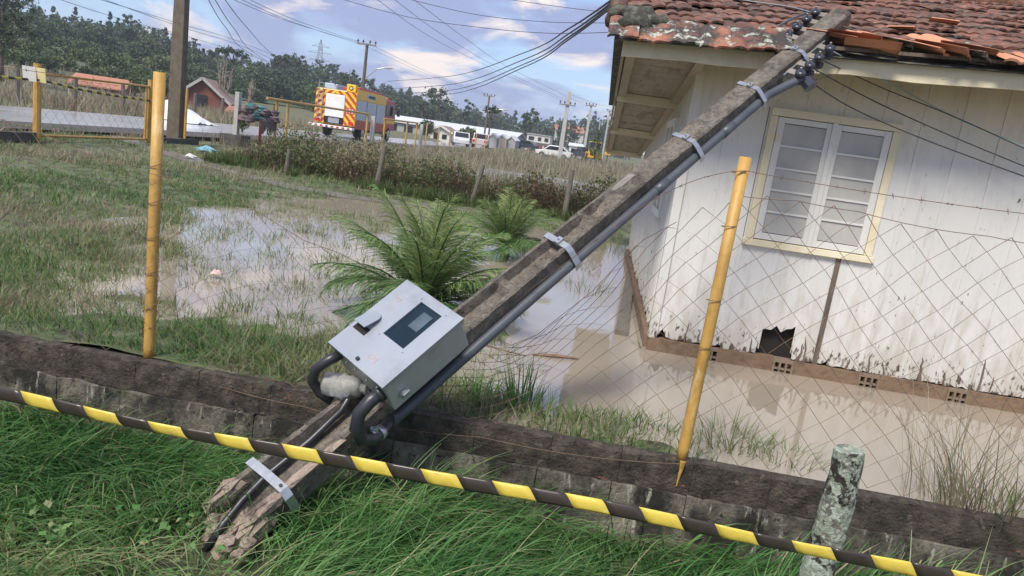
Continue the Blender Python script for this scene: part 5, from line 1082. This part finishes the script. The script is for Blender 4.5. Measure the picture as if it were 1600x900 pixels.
# ------------------------------------------------------------------ buildings in the distance
def gable(name, label, base, W, D, hwall, hroof, rot, wallm, roofm, over=.35, doors=(), wins=(), cat='house', ridge='x'):
    t = thing(name, label, cat, base); ca, sa = cos(rot), sin(rot); B_ = np.array(base, float)
    def w_(x, y, z): return B_+np.array((x*ca-y*sa, x*sa+y*ca, z))
    b = MB(); h = hwall; R_ = hwall+hroof
    if ridge == 'y': pts = [(-W/2, -D/2, -.4), (W/2, -D/2, -.4), (W/2, D/2, -.4), (-W/2, D/2, -.4), (-W/2, -D/2, h), (W/2, -D/2, h), (W/2, D/2, h), (-W/2, D/2, h), (0, -D/2, R_), (0, D/2, R_)]; fs = [(0, 1, 5, 8, 4), (1, 2, 6, 5), (2, 3, 7, 9, 6), (3, 0, 4, 7)]
    else: pts = [(-W/2, -D/2, -.4), (W/2, -D/2, -.4), (W/2, D/2, -.4), (-W/2, D/2, -.4), (-W/2, -D/2, h), (W/2, -D/2, h), (W/2, D/2, h), (-W/2, D/2, h), (-W/2, 0, R_), (W/2, 0, R_)]; fs = [(0, 1, 5, 4), (1, 2, 6, 9, 5), (2, 3, 7, 6), (3, 0, 4, 8, 7)]
    b.add([w_(*p) for p in pts], fs); b.build('wall', MATS[wallm], t); o_ = over
    for s_ in (-1, 1):
        b = MB(); k_ = hroof/(W/2 if ridge == 'y' else D/2)
        if ridge == 'y': q = [(s_*(W/2+o_), -D/2-o_, h-k_*o_), (s_*(W/2+o_), D/2+o_, h-k_*o_), (0, D/2+o_, R_), (0, -D/2-o_, R_)]
        else: q = [(-W/2-o_, s_*(D/2+o_), h-k_*o_), (W/2+o_, s_*(D/2+o_), h-k_*o_), (W/2+o_, 0, R_), (-W/2-o_, 0, R_)]
        b.add([w_(x, y, z+.01) for x, y, z in q]+[w_(x, y, z+.12) for x, y, z in q], [(0, 1, 2, 3), (7, 6, 5, 4), (0, 4, 5, 1), (1, 5, 6, 2), (2, 6, 7, 3), (3, 7, 4, 0)]); b.build('roof', MATS[roofm], t)
        if ridge == 'y':
            b = MB(); b.bar(w_(s_*(W/2+o_), -D/2-o_-.05, h-k_*o_+.03), w_(0, -D/2-o_-.05, R_+.03), .06, .22); b.build('barge_board', MATS['pale_concrete' if wallm == 'red_board' else 'plaster_white'], t)
    for (x0, x1, z0, z1, mt) in wins:
        b = MB(); b.add([w_(x, -D/2-.03-yy, z) for yy in (0, .03) for x, z in ((x0, z0), (x1, z0), (x1, z1), (x0, z1))], [(4, 5, 6, 7), (0, 4, 7, 3), (1, 2, 6, 5), (2, 3, 7, 6), (0, 1, 5, 4)]); b.build('window' if mt == 'dark_glass' else 'door', MATS[mt], t)
    return t
gable('red_barn', 'dark red wooden house with gabled roof behind the tall utility pole', (-34.3, 60.5, land_z(-34.3, 60)), 4.0, 6, 1.0, 1.6, .35, 'red_board', 'barn_roof', .3, wins=[(-.4, .4, .2, 1.3, 'dark_glass')], ridge='y')
gable('low_shed', 'low shed with orange tile roof half hidden in the left field grass', (-42.5, 58.5, land_z(-42.5, 58)-.5), 4.0, 3.0, .75, .72, .25, 'red_board', 'orange_roof', .3, cat='shed')
gable('low_shed', 'small orange roofed lean-to right of the red wooden house', (-29.2, 57.5, land_z(-29, 57)-.35), 2.6, 1.6, .7, .35, .2, 'bare_wood', 'orange_roof', .2, cat='shed')
gable('long_warehouse', 'long low warehouse with pale metal roof in the distance', (-24.5, 116, land_z(-24, 116)-.2), 22, 9, 1.6, .95, -.08, 'plaster_grey', 'metal_roof', .4, cat='warehouse', wins=[(-9+i*2.6, -7.6+i*2.6, .1, 1.2, 'dark_glass') for i in range(8)])
for i, dx in enumerate((0, 1.3, 2.6)): gable('gabled_stall', ('left', 'middle', 'right')[i]+' of three small pale gables at the warehouse end', (-16.2+dx, 107.5+i*.5, land_z(-15, 107)), 1.3, 3, 1.5, .55, -.08, 'plaster_grey', 'metal_roof', .1, cat='stall', ridge='y')
gable('small_house', 'small white house with brown roof beside the parked white car', (-20.3, 92, land_z(-20, 92)-.2), 2.6, 4, 1.5, .6, -.05, 'plaster_white', 'barn_roof', .3, wins=[(-.9, -.2, 0, 1.25, 'dark_inside'), (.2, .8, .6, 1.15, 'dark_glass')], ridge='y')
wb = thing('white_building', 'two storey white building with dark windows in the distance', 'building', (-12.2, 132, .9)); bx0 = -14.2
b = MB(); b.box(-14.2, -10.0, 132, 138, .3, 3.45); b.build('wall', MATS['plaster_white'], wb); b = MB(); b.box(-14.35, -9.85, 131.85, 138.1, 3.45, 3.62); b.build('roof', MATS['plaster_grey'], wb); b = MB(); b.box(-14.3, -9.9, 131.7, 132, 2.1, 2.2); b.build('ledge', MATS['plaster_grey'], wb)
for x0, x1, z0, z1 in ((-13.9, -12.9, 2.45, 3.1), (-12.2, -11.6, 2.45, 3.1), (-11.0, -10.3, 2.45, 3.1), (-13.8, -12.6, .9, 1.7), (-12.1, -11.2, .8, 1.8), (-10.9, -10.3, .8, 1.8)):
    b = MB(); b.box(x0, x1, 131.95, 131.99, z0, z1); b.build('window', MATS['dark_glass' if z0 > 2 else 'red_board'], wb)
gable('grey_shopfront', 'grey low building just left of the two storey white building', (-17.3, 128, land_z(-17, 128)), 4.6, 5, 1.5, .4, 0, 'plaster_grey', 'barn_roof', .2, wins=[(-2, -1.2, .2, 1.2, 'dark_glass'), (-.6, .4, .1, 1.3, 'dark_glass'), (.9, 1.9, .2, 1.2, 'dark_glass')], cat='building')
gable('grey_hut', 'pale hut right of the thick concrete pole', (-3.9, 100, land_z(-4, 100)), 1.8, 2.5, 1.5, .3, 0, 'plaster_white', 'metal_roof', .15, wins=[(-.6, 0, .4, 1.2, 'dark_glass')], cat='hut')
p = at_depth(887, 205, 230); gable('hill_house', 'tiny white farmhouse with red roof on the far hill', (p[0], p[1], p[2]-3.0), 9, 7, 3, 1.8, .3, 'plaster_white', 'orange_roof', .4, wins=[(-3, -1.5, .8, 2, 'dark_glass'), (1, 2.5, .8, 2, 'dark_glass')])

def car(name, label, loc, rot, mat, pick=False, cat='car'):
    t = thing(name, label, cat, loc, 'parked vehicles far down the road'); ca, sa = cos(rot), sin(rot); B_ = np.array(loc, float)
    def w_(x, y, z): return B_+np.array((x*ca-y*sa, x*sa+y*ca, z))
    pr_ = [(-2.0, .3), (2.0, .3), (2.05, .7), (1.2, .88), (.55, 1.42), (-1.0, 1.45), (-1.75, .95), (-2.05, .85)] if not pick else [(-2.3, .4), (2.2, .4), (2.25, .85), (1.4, 1.0), (.8, 1.6), (-.5, 1.6), (-.7, 1.0), (-2.3, 1.0)]
    b = MB(); nP = len(pr_); b.add([w_(-.82, y, z) for y, z in pr_]+[w_(.82, y, z) for y, z in pr_], [tuple(range(nP)), tuple(range(nP, 2*nP))[::-1]]+[(i, nP+i, nP+(i+1) % nP, (i+1) % nP) for i in range(nP)]); bo = b.build('body', MATS[mat], t, bevel=.06)
    for s_ in (-1, 1):
        b = MB(); q = [(.45, 1.35), (1.0, .92), (-1.5, .95), (-.95, 1.38)] if not pick else [(.7, 1.5), (1.2, 1.05), (-.55, 1.05), (-.45, 1.5)]
        b.add([w_(s_*.826, y, z) for y, z in q]+[w_(s_*.81, y, z) for y, z in q], [(0, 1, 2, 3), (7, 6, 5, 4)]); b.build('side_window', MATS['dark_glass'], bo)
        for y in (-1.25, 1.3):
            b = MB(); c = w_(s_*.75, y, .31); b.lathe(c, (ca*s_, sa*s_, 0), [(-.09, .26), (-.07, .31), (.07, .31), (.09, .24)], 14); wh = b.build('wheel', MATS['rubber'], t, smooth=True); b = MB(); b.lathe(c, (ca*s_, sa*s_, 0), [(.085, .17), (.1, .17)], 10); b.build('rim', MATS['chrome'], wh)
        b = MB(); b.obox(w_(s_*.6, 2.04, .68), (ca, sa, 0), (-sa, ca, 0), (0, 0, 1), .16, .03, .08); b.build('headlight', MATS['paper_white'], bo); b = MB(); b.obox(w_(s_*.62, -2.06 if not pick else -2.31, .78), (ca, sa, 0), (-sa, ca, 0), (0, 0, 1), .13, .03, .09); b.build('tail_lamp', MATS['lamp_red'], bo)
    for (ya, za, yb_, zb) in ((1.16, .93, .62, 1.37), (-1.72, .98, -1.06, 1.40)):
        if pick and ya < 0: ya, za, yb_, zb = -.69, 1.05, -.55, 1.52
        if pick and ya > 0: ya, za, yb_, zb = 1.36, 1.07, .86, 1.54
        e = .03*(1 if ya > 0 else -1); b = MB(); b.add([w_(-.72, ya+e, za), w_(.72, ya+e, za), w_(.68, yb_+e, zb), w_(-.68, yb_+e, zb)], [(0, 1, 2, 3)]); o = b.build('windscreen', MATS['dark_glass'], bo); s2 = o.modifiers.new('solid', 'SOLIDIFY'); s2.thickness = .01
p = on_z(719, 228, .42); car('parked_car', 'white hatchback parked on the verge near the small white house', (p[0], p[1], .42), pi+.25, 'car_white')
p = on_z(750, 232, .42); car('parked_pickup', 'pinkish pickup truck parked right of the white hatchback', (p[0], p[1], .42), .1, 'car_pink', True, 'pickup')
p = at_depth(819, 236, 112); car('parked_car', 'dark car parked in front of the two storey white building', (p[0], p[1], land_z(p[0], p[1])), 1.3, 'car_dark')
p = at_depth(866, 241, 82); car('parked_car', 'pale car low in the grass left of the thick concrete pole', (p[0], p[1], land_z(p[0], p[1])-.15), 1.45, 'car_white')
p = at_depth(914, 243, 88); car('parked_car', 'dark truck cab shaped vehicle behind the second pale pole', (p[0], p[1], land_z(p[0], p[1])), .4, 'car_dark', True, 'vehicle')
# yellow machine
mc = thing('yellow_machine', 'yellow construction machine parked beside the distant pale poles', 'machine', tuple(at_depth(927, 249, 88))); c = at_depth(927, 249, 88)
for (n_, x0, x1, y0, y1, z0, z1, mt) in (('chassis', -.9, .9, -1.6, 1.6, .35, .75, 'machine_yellow'), ('engine_cover', -.75, .75, -1.5, -.2, .80, 1.25, 'machine_yellow'), ('cab', -.6, .6, -.1, 1.1, .8, 2.0, 'dark_glass'), ('cab_roof', -.7, .7, -.2, 1.2, 2.0, 2.1, 'machine_yellow'), ('bucket', -1.0, 1.0, -2.4, -1.9, .15, .8, 'machine_yellow')):
    b = MB(); b.box(c[0]+x0, c[0]+x1, c[1]+y0, c[1]+y1, c[2]+z0, c[2]+z1); b.build(n_, MATS[mt], mc, bevel=.04)
for x in (-.8, .8):
    for y in (-1.0, 1.0): b = MB(); b.lathe((c[0]+x-.15, c[1]+y, c[2]+.4), (1, 0, 0), [(0, .3), (.05, .42), (.25, .42), (.3, .3)], 14); b.build('wheel', MATS['rubber'], mc, smooth=True)
c = at_depth(950, 238, 70); b = MB(); b.tube([(c[0], c[1], .3), (c[0], c[1], c[2])], .05, 6); o = b.build('sign_pole', MATS['dark_wire']); sg_ = thing('road_sign', 'small orange square road sign beside the house eave', 'sign', (c[0], c[1], .3)); o.parent = sg_; o.location = o.location-sg_.location
b = MB(); b.box(c[0]-.32, c[0]+.32, c[1]-.08, c[1]-.052, c[2]-.25, c[2]+.35); b.build('sign_panel', MATS['machine_yellow'], sg_)

# ------------------------------------------------------------------ trees
def crown_pts(kind, H, R_, gg, nl):
    if kind == 'broad':
        K = 60; d = gg.normal(0, 1, (K, 3)); d /= np.linalg.norm(d, axis=1)[:, None]; d *= gg.uniform(.35, 1.08, (K, 1)); cc = d*np.array([R_*.8, R_*.8, H*.34])+np.array([0, 0, H*.62]); rc = R_*gg.uniform(.16, .36, K)
    elif kind == 'euc':
        K = 24; cc = np.stack([gg.normal(0, R_*.5, K), gg.normal(0, R_*.5, K), H*gg.uniform(.48, .97, K)], 1); rc = R_*gg.uniform(.16, .36, K)
    elif kind == 'umbrella':
        K = 16; a_ = gg.uniform(0, 6.28, K); rr = R_*np.sqrt(gg.uniform(.05, 1, K)); cc = np.stack([rr*np.cos(a_), rr*np.sin(a_), H*(.90-.10*(rr/R_)**2)+gg.normal(0, H*.02, K)], 1); rc = R_*gg.uniform(.22, .36, K)
    else:   # pine
        K = 22; t = gg.uniform(0, 1, K)**.8; a_ = gg.uniform(0, 6.28, K); rr = R_*(1-t)*gg.uniform(.5, 1, K); cc = np.stack([rr*np.cos(a_), rr*np.sin(a_), H*(.22+.76*t)], 1); rc = R_*(.45-.32*t)
    k = gg.integers(0, K, nl); d = gg.normal(0, 1, (nl, 3)); d /= np.linalg.norm(d, axis=1)[:, None]; d[:, 2] *= .75
    sh = np.minimum(np.abs(gg.normal(0, .62, nl)), 1.5); P = cc[k]+d*(rc[k]*sh)[:, None]; tone = gg.uniform(-.25, .25, K)[k]
    return P, np.clip(.45+tone+.18*gg.normal(0, 1, nl), 0, 1), cc
def limbs(b, B_, H, r, cc, gg, kind, n=9):
    top = .97 if kind in ('pine', 'euc') else (.9 if kind == 'umbrella' else .6); wob = [np.array((gg.normal(0, .012*H), gg.normal(0, .012*H), 0))*t for t in (0, .5, 1)]
    b.tube([B_-np.array((0, 0, .4)), B_+wob[0]+(0, 0, H*top*.3), B_+wob[1]+(0, 0, H*top*.65), B_+wob[2]+(0, 0, H*top)], [r*1.3, r, r*.75, r*.25], 7)
    for c in cc[:n]:
        z0 = min(c[2]*.75, H*top*.95); s_ = B_+np.array((0, 0, z0)); e = B_+c; b.tube([s_, (s_+e)/2+(0, 0, -.02*H), e], [r*.42, r*.3, r*.1], 5)
def tree(px, depth, kind, Rpx, label, mat, seed, nl=1500, cat='tree', bark='bark', lf=1.0, name=None, zb=None):
    gg = np.random.default_rng(seed); T_ = at_depth(*px, depth); zb = land_z(T_[0], T_[1]) if zb is None else zb; H = T_[2]-zb; R_ = Rpx/F_PX*depth
    t = thing(name or 'tree', label, cat, (T_[0], T_[1], zb)); B_ = np.array((T_[0], T_[1], zb)); P, rn, cc = crown_pts(kind, H, R_, gg, nl)
    b = MB(); limbs(b, B_, H, H*.018+.03, cc, gg, kind, 12); b.build('trunk', MATS[bark], t, smooth=True)
    V, Fq, R2 = leaves(P+B_, np.full(nl, depth*.0016*lf), seed, rn, .6, .4); np_mesh('crown', V, Fq, MATS[mat], t, R2); return t
tree((2, -60), 48, 'broad', 58, 'dark tall tree rising out of frame at the left edge', 'dark_leaf', 1, 9000)
tree((366, 70), 92, 'umbrella', 22, 'flat topped araucaria tree above the bare tree', 'dark_leaf', 2, 1000, name='araucaria_tree')
tree((442, 84), 130, 'umbrella', 13, 'small flat topped araucaria on the skyline left of the lattice tower', 'dark_leaf', 3, 700, name='araucaria_tree')
tree((466, 90), 135, 'euc', 12, 'thin skyline tree between the small araucaria and lattice tower', 'dark_leaf', 4, 700)
tree((690, 137), 122, 'euc', 27, 'largest airy eucalyptus standing above the warehouse', 'dark_leaf', 5, 1600, name='eucalyptus_tree')
tree((662, 158), 128, 'euc', 10, 'small eucalyptus just left of the largest airy one', 'dark_leaf', 6, 600, name='eucalyptus_tree')
tree((734, 155), 124, 'euc', 9, 'slender lone eucalyptus right of the largest airy one', 'dark_leaf', 7, 600, name='eucalyptus_tree')
tree((770, 162), 101, 'umbrella', 17, 'umbrella shaped dark tree with thin stems behind the parked pickup', 'dark_leaf', 8, 1000)
tree((824, 170), 150, 'euc', 11, 'left of two tall eucalyptus above the white building', 'dark_leaf', 9, 800, name='eucalyptus_tree')
tree((838, 169), 155, 'euc', 12, 'right of two tall eucalyptus above the white building', 'dark_leaf', 10, 800, name='eucalyptus_tree')
tree((936, 203), 84, 'pine', 11, 'dark green cypress just left of the house eave', 'mid_leaf', 11, 1200, name='cypress_tree')
tree((732, 196), 90, 'broad', 15, 'bright green bush beside the small white house', 'pale_leaf', 12, 1200, cat='bush', name='bush')
tree((668, 184), 78, 'broad', 15, 'dark green bush left of the small white house', 'dark_leaf', 13, 1000, cat='bush', name='bush')
tree((380, 180), 30, 'broad', 12, 'small dark green shrub behind the rubbish stand', 'mid_leaf', 14, 900, cat='shrub', name='shrub')
tree((210, 110), 56, 'broad', 10, 'pale dry shrub left of the red wooden house', 'pale_leaf', 15, 500, cat='shrub', name='shrub')
tree((548, 106), 110, 'euc', 16, 'tall dark tree behind the front of the fire truck', 'dark_leaf', 16, 900)
def bare_tree(px, base, depth, label, seed):
    gg = np.random.default_rng(seed); T_ = at_depth(*px, depth); zb = land_z(T_[0], T_[1]); H = T_[2]-zb; B_ = np.array((T_[0], T_[1], zb)); t = thing('bare_tree', label, 'tree', tuple(B_)); tw = MB(); tk = MB()
    for s_ in range(5):
        a_ = gg.uniform(0, 6.28); lean = gg.uniform(.06, .30); d = np.array((cos(a_)*lean, sin(a_)*lean*.6, 1.0)); h = H*gg.uniform(.7, 1.0); P = [B_+d*h*q+gg.normal(0, .02*H, 3)*q for q in (0, .3, .6, .85, 1)]
        tk.tube([P[0]-(0, 0, .3)]+P[1:], [.10, .075, .05, .03, .012], 5)
        for k in range(26):
            q = gg.uniform(.25, .98); p0 = B_+d*h*q; dd = gg.normal(0, 1, 3); dd[2] = abs(dd[2])+.6; dd /= np.linalg.norm(dd); l = H*gg.uniform(.08, .24)*(1.2-q); tw.tube([p0, p0+dd*l*.6, p0+dd*l+gg.normal(0, .05, 3)], [.028, .02, .008], 3, False)
    tk.build('trunk', MATS['pale_bark'], t); tw.build('twigs', MATS['pale_bark'], t)
bare_tree((352, 82), None, 62, 'bare pale twiggy tree right of the red wooden house', 31); bare_tree((392, 115), None, 60, 'smaller bare twiggy tree right of the taller bare one', 32)
# the wood on the hillside reads as one mass
SK = np.array([(-80, 0), (0, 14), (60, 14), (110, 30), (170, 34), (240, 48), (300, 66), (340, 88), (400, 100), (450, 96), (490, 98), (540, 116), (600, 138), (660, 156), (720, 172), (800, 188), (860, 192), (930, 186), (990, 188)], float)
gg = np.random.default_rng(77); fm = {'dark_leaf': [], 'mid_leaf': [], 'pale_leaf': []}; tkm = MB()
def forest_row(x0, x1, step, depth, drop, Rm, mats, kinds, nl, jd=8, zb_=None):
    x = x0
    while x < x1:
        dp = depth+gg.uniform(-jd, jd); xx = x+gg.uniform(-.4, .4)*step; y = np.interp(xx, SK[:, 0], SK[:, 1])+drop+gg.uniform(-20, 1); T_ = at_depth(xx, y, dp); zb = land_z(T_[0], T_[1]); H = max(T_[2]-zb, 1.5); k = kinds[int(gg.integers(len(kinds)))]; R_ = Rm*gg.uniform(.7, 1.25)*dp/F_PX
        P, rn, cc = crown_pts(k, H, R_, gg, nl)
        if k == 'broad': P[:, 2] = np.where(gg.uniform(size=nl) < .45, P[:, 2]*gg.uniform(.05, .9, nl), P[:, 2])
        B_ = np.array((T_[0], T_[1], zb)); fm[mats[int(gg.integers(len(mats)))]].append(leaves(P+B_, np.full(nl, dp*.0016), int(gg.integers(1e6)), rn, .65, .4)); tkm.tube([B_-(0, 0, .3), B_+(0, 0, H*.7)], [.16, .06], 5, False)
        x += step
forest_row(-90, 470, 13, 165, 0, 12, ['dark_leaf'], ['pine', 'euc', 'broad', 'pine'], 1000)
forest_row(-90, 480, 15, 145, 12, 18, ['dark_leaf', 'dark_leaf', 'mid_leaf'], ['broad'], 1700)
forest_row(-90, 480, 18, 122, 26, 20, ['dark_leaf', 'mid_leaf'], ['broad'], 2000)
forest_row(-90, 440, 22, 100, 46, 23, ['mid_leaf', 'dark_leaf', 'pale_leaf'], ['broad'], 2300)
forest_row(-90, 310, 24, 82, 64, 24, ['mid_leaf', 'dark_leaf', 'mid_leaf', 'pale_leaf'], ['broad'], 2300, 5)
forest_row(-90, 270, 22, 68, 84, 22, ['mid_leaf', 'pale_leaf', 'dark_leaf'], ['broad'], 1800, 4)
forest_row(380, 560, 15, 105, 38, 18, ['dark_leaf', 'mid_leaf'], ['broad'], 1500)
forest_row(430, 660, 12, 200, 4, 13, ['dark_leaf'], ['broad', 'euc', 'broad'], 1000, 15)
forest_row(430, 700, 14, 160, 18, 15, ['dark_leaf', 'mid_leaf'], ['broad'], 1000, 10)
forest_row(600, 1000, 10, 290, 4, 12, ['dark_leaf'], ['broad', 'pine', 'broad'], 800, 20)
forest_row(600, 1000, 13, 220, 12, 13, ['dark_leaf', 'mid_leaf'], ['broad'], 900, 20)
for k, lab in (('dark_leaf', 'dark green wood covering the hillside and the far skyline'), ('mid_leaf', 'mid green trees mixed through the hillside wood'), ('pale_leaf', 'paler yellow green trees low on the hillside wood')):
    V, Fq, R = merge(fm[k]); tag(np_mesh('forest', V, Fq, MATS[k], rnd=R), lab, 'forest', kind='stuff')
tag(tkm.build('forest_trunks', MATS['bark'], kind='stuff'), 'trunks inside the hillside wood', 'forest')

# ------------------------------------------------------------------ damp air: one even volume round the whole place, open sky outside it
hz = MB(); hz.box(-640, 620, -340, 770, -2.0, 42); ho = hz.build('haze', None, kind='stuff')
hm = bpy.data.materials.new('haze'); hm.use_nodes = True; t_ = hm.node_tree; t_.nodes.clear()
o_ = t_.nodes.new('ShaderNodeOutputMaterial'); v_ = t_.nodes.new('ShaderNodeVolumePrincipled'); v_.inputs['Density'].default_value = .0007; v_.inputs['Color'].default_value = (.78, .86, 1, 1)
t_.links.new(v_.outputs[0], o_.inputs['Volume']); ho.data.materials.append(hm)
tag(ho, 'thin damp haze over the valley', 'haze')
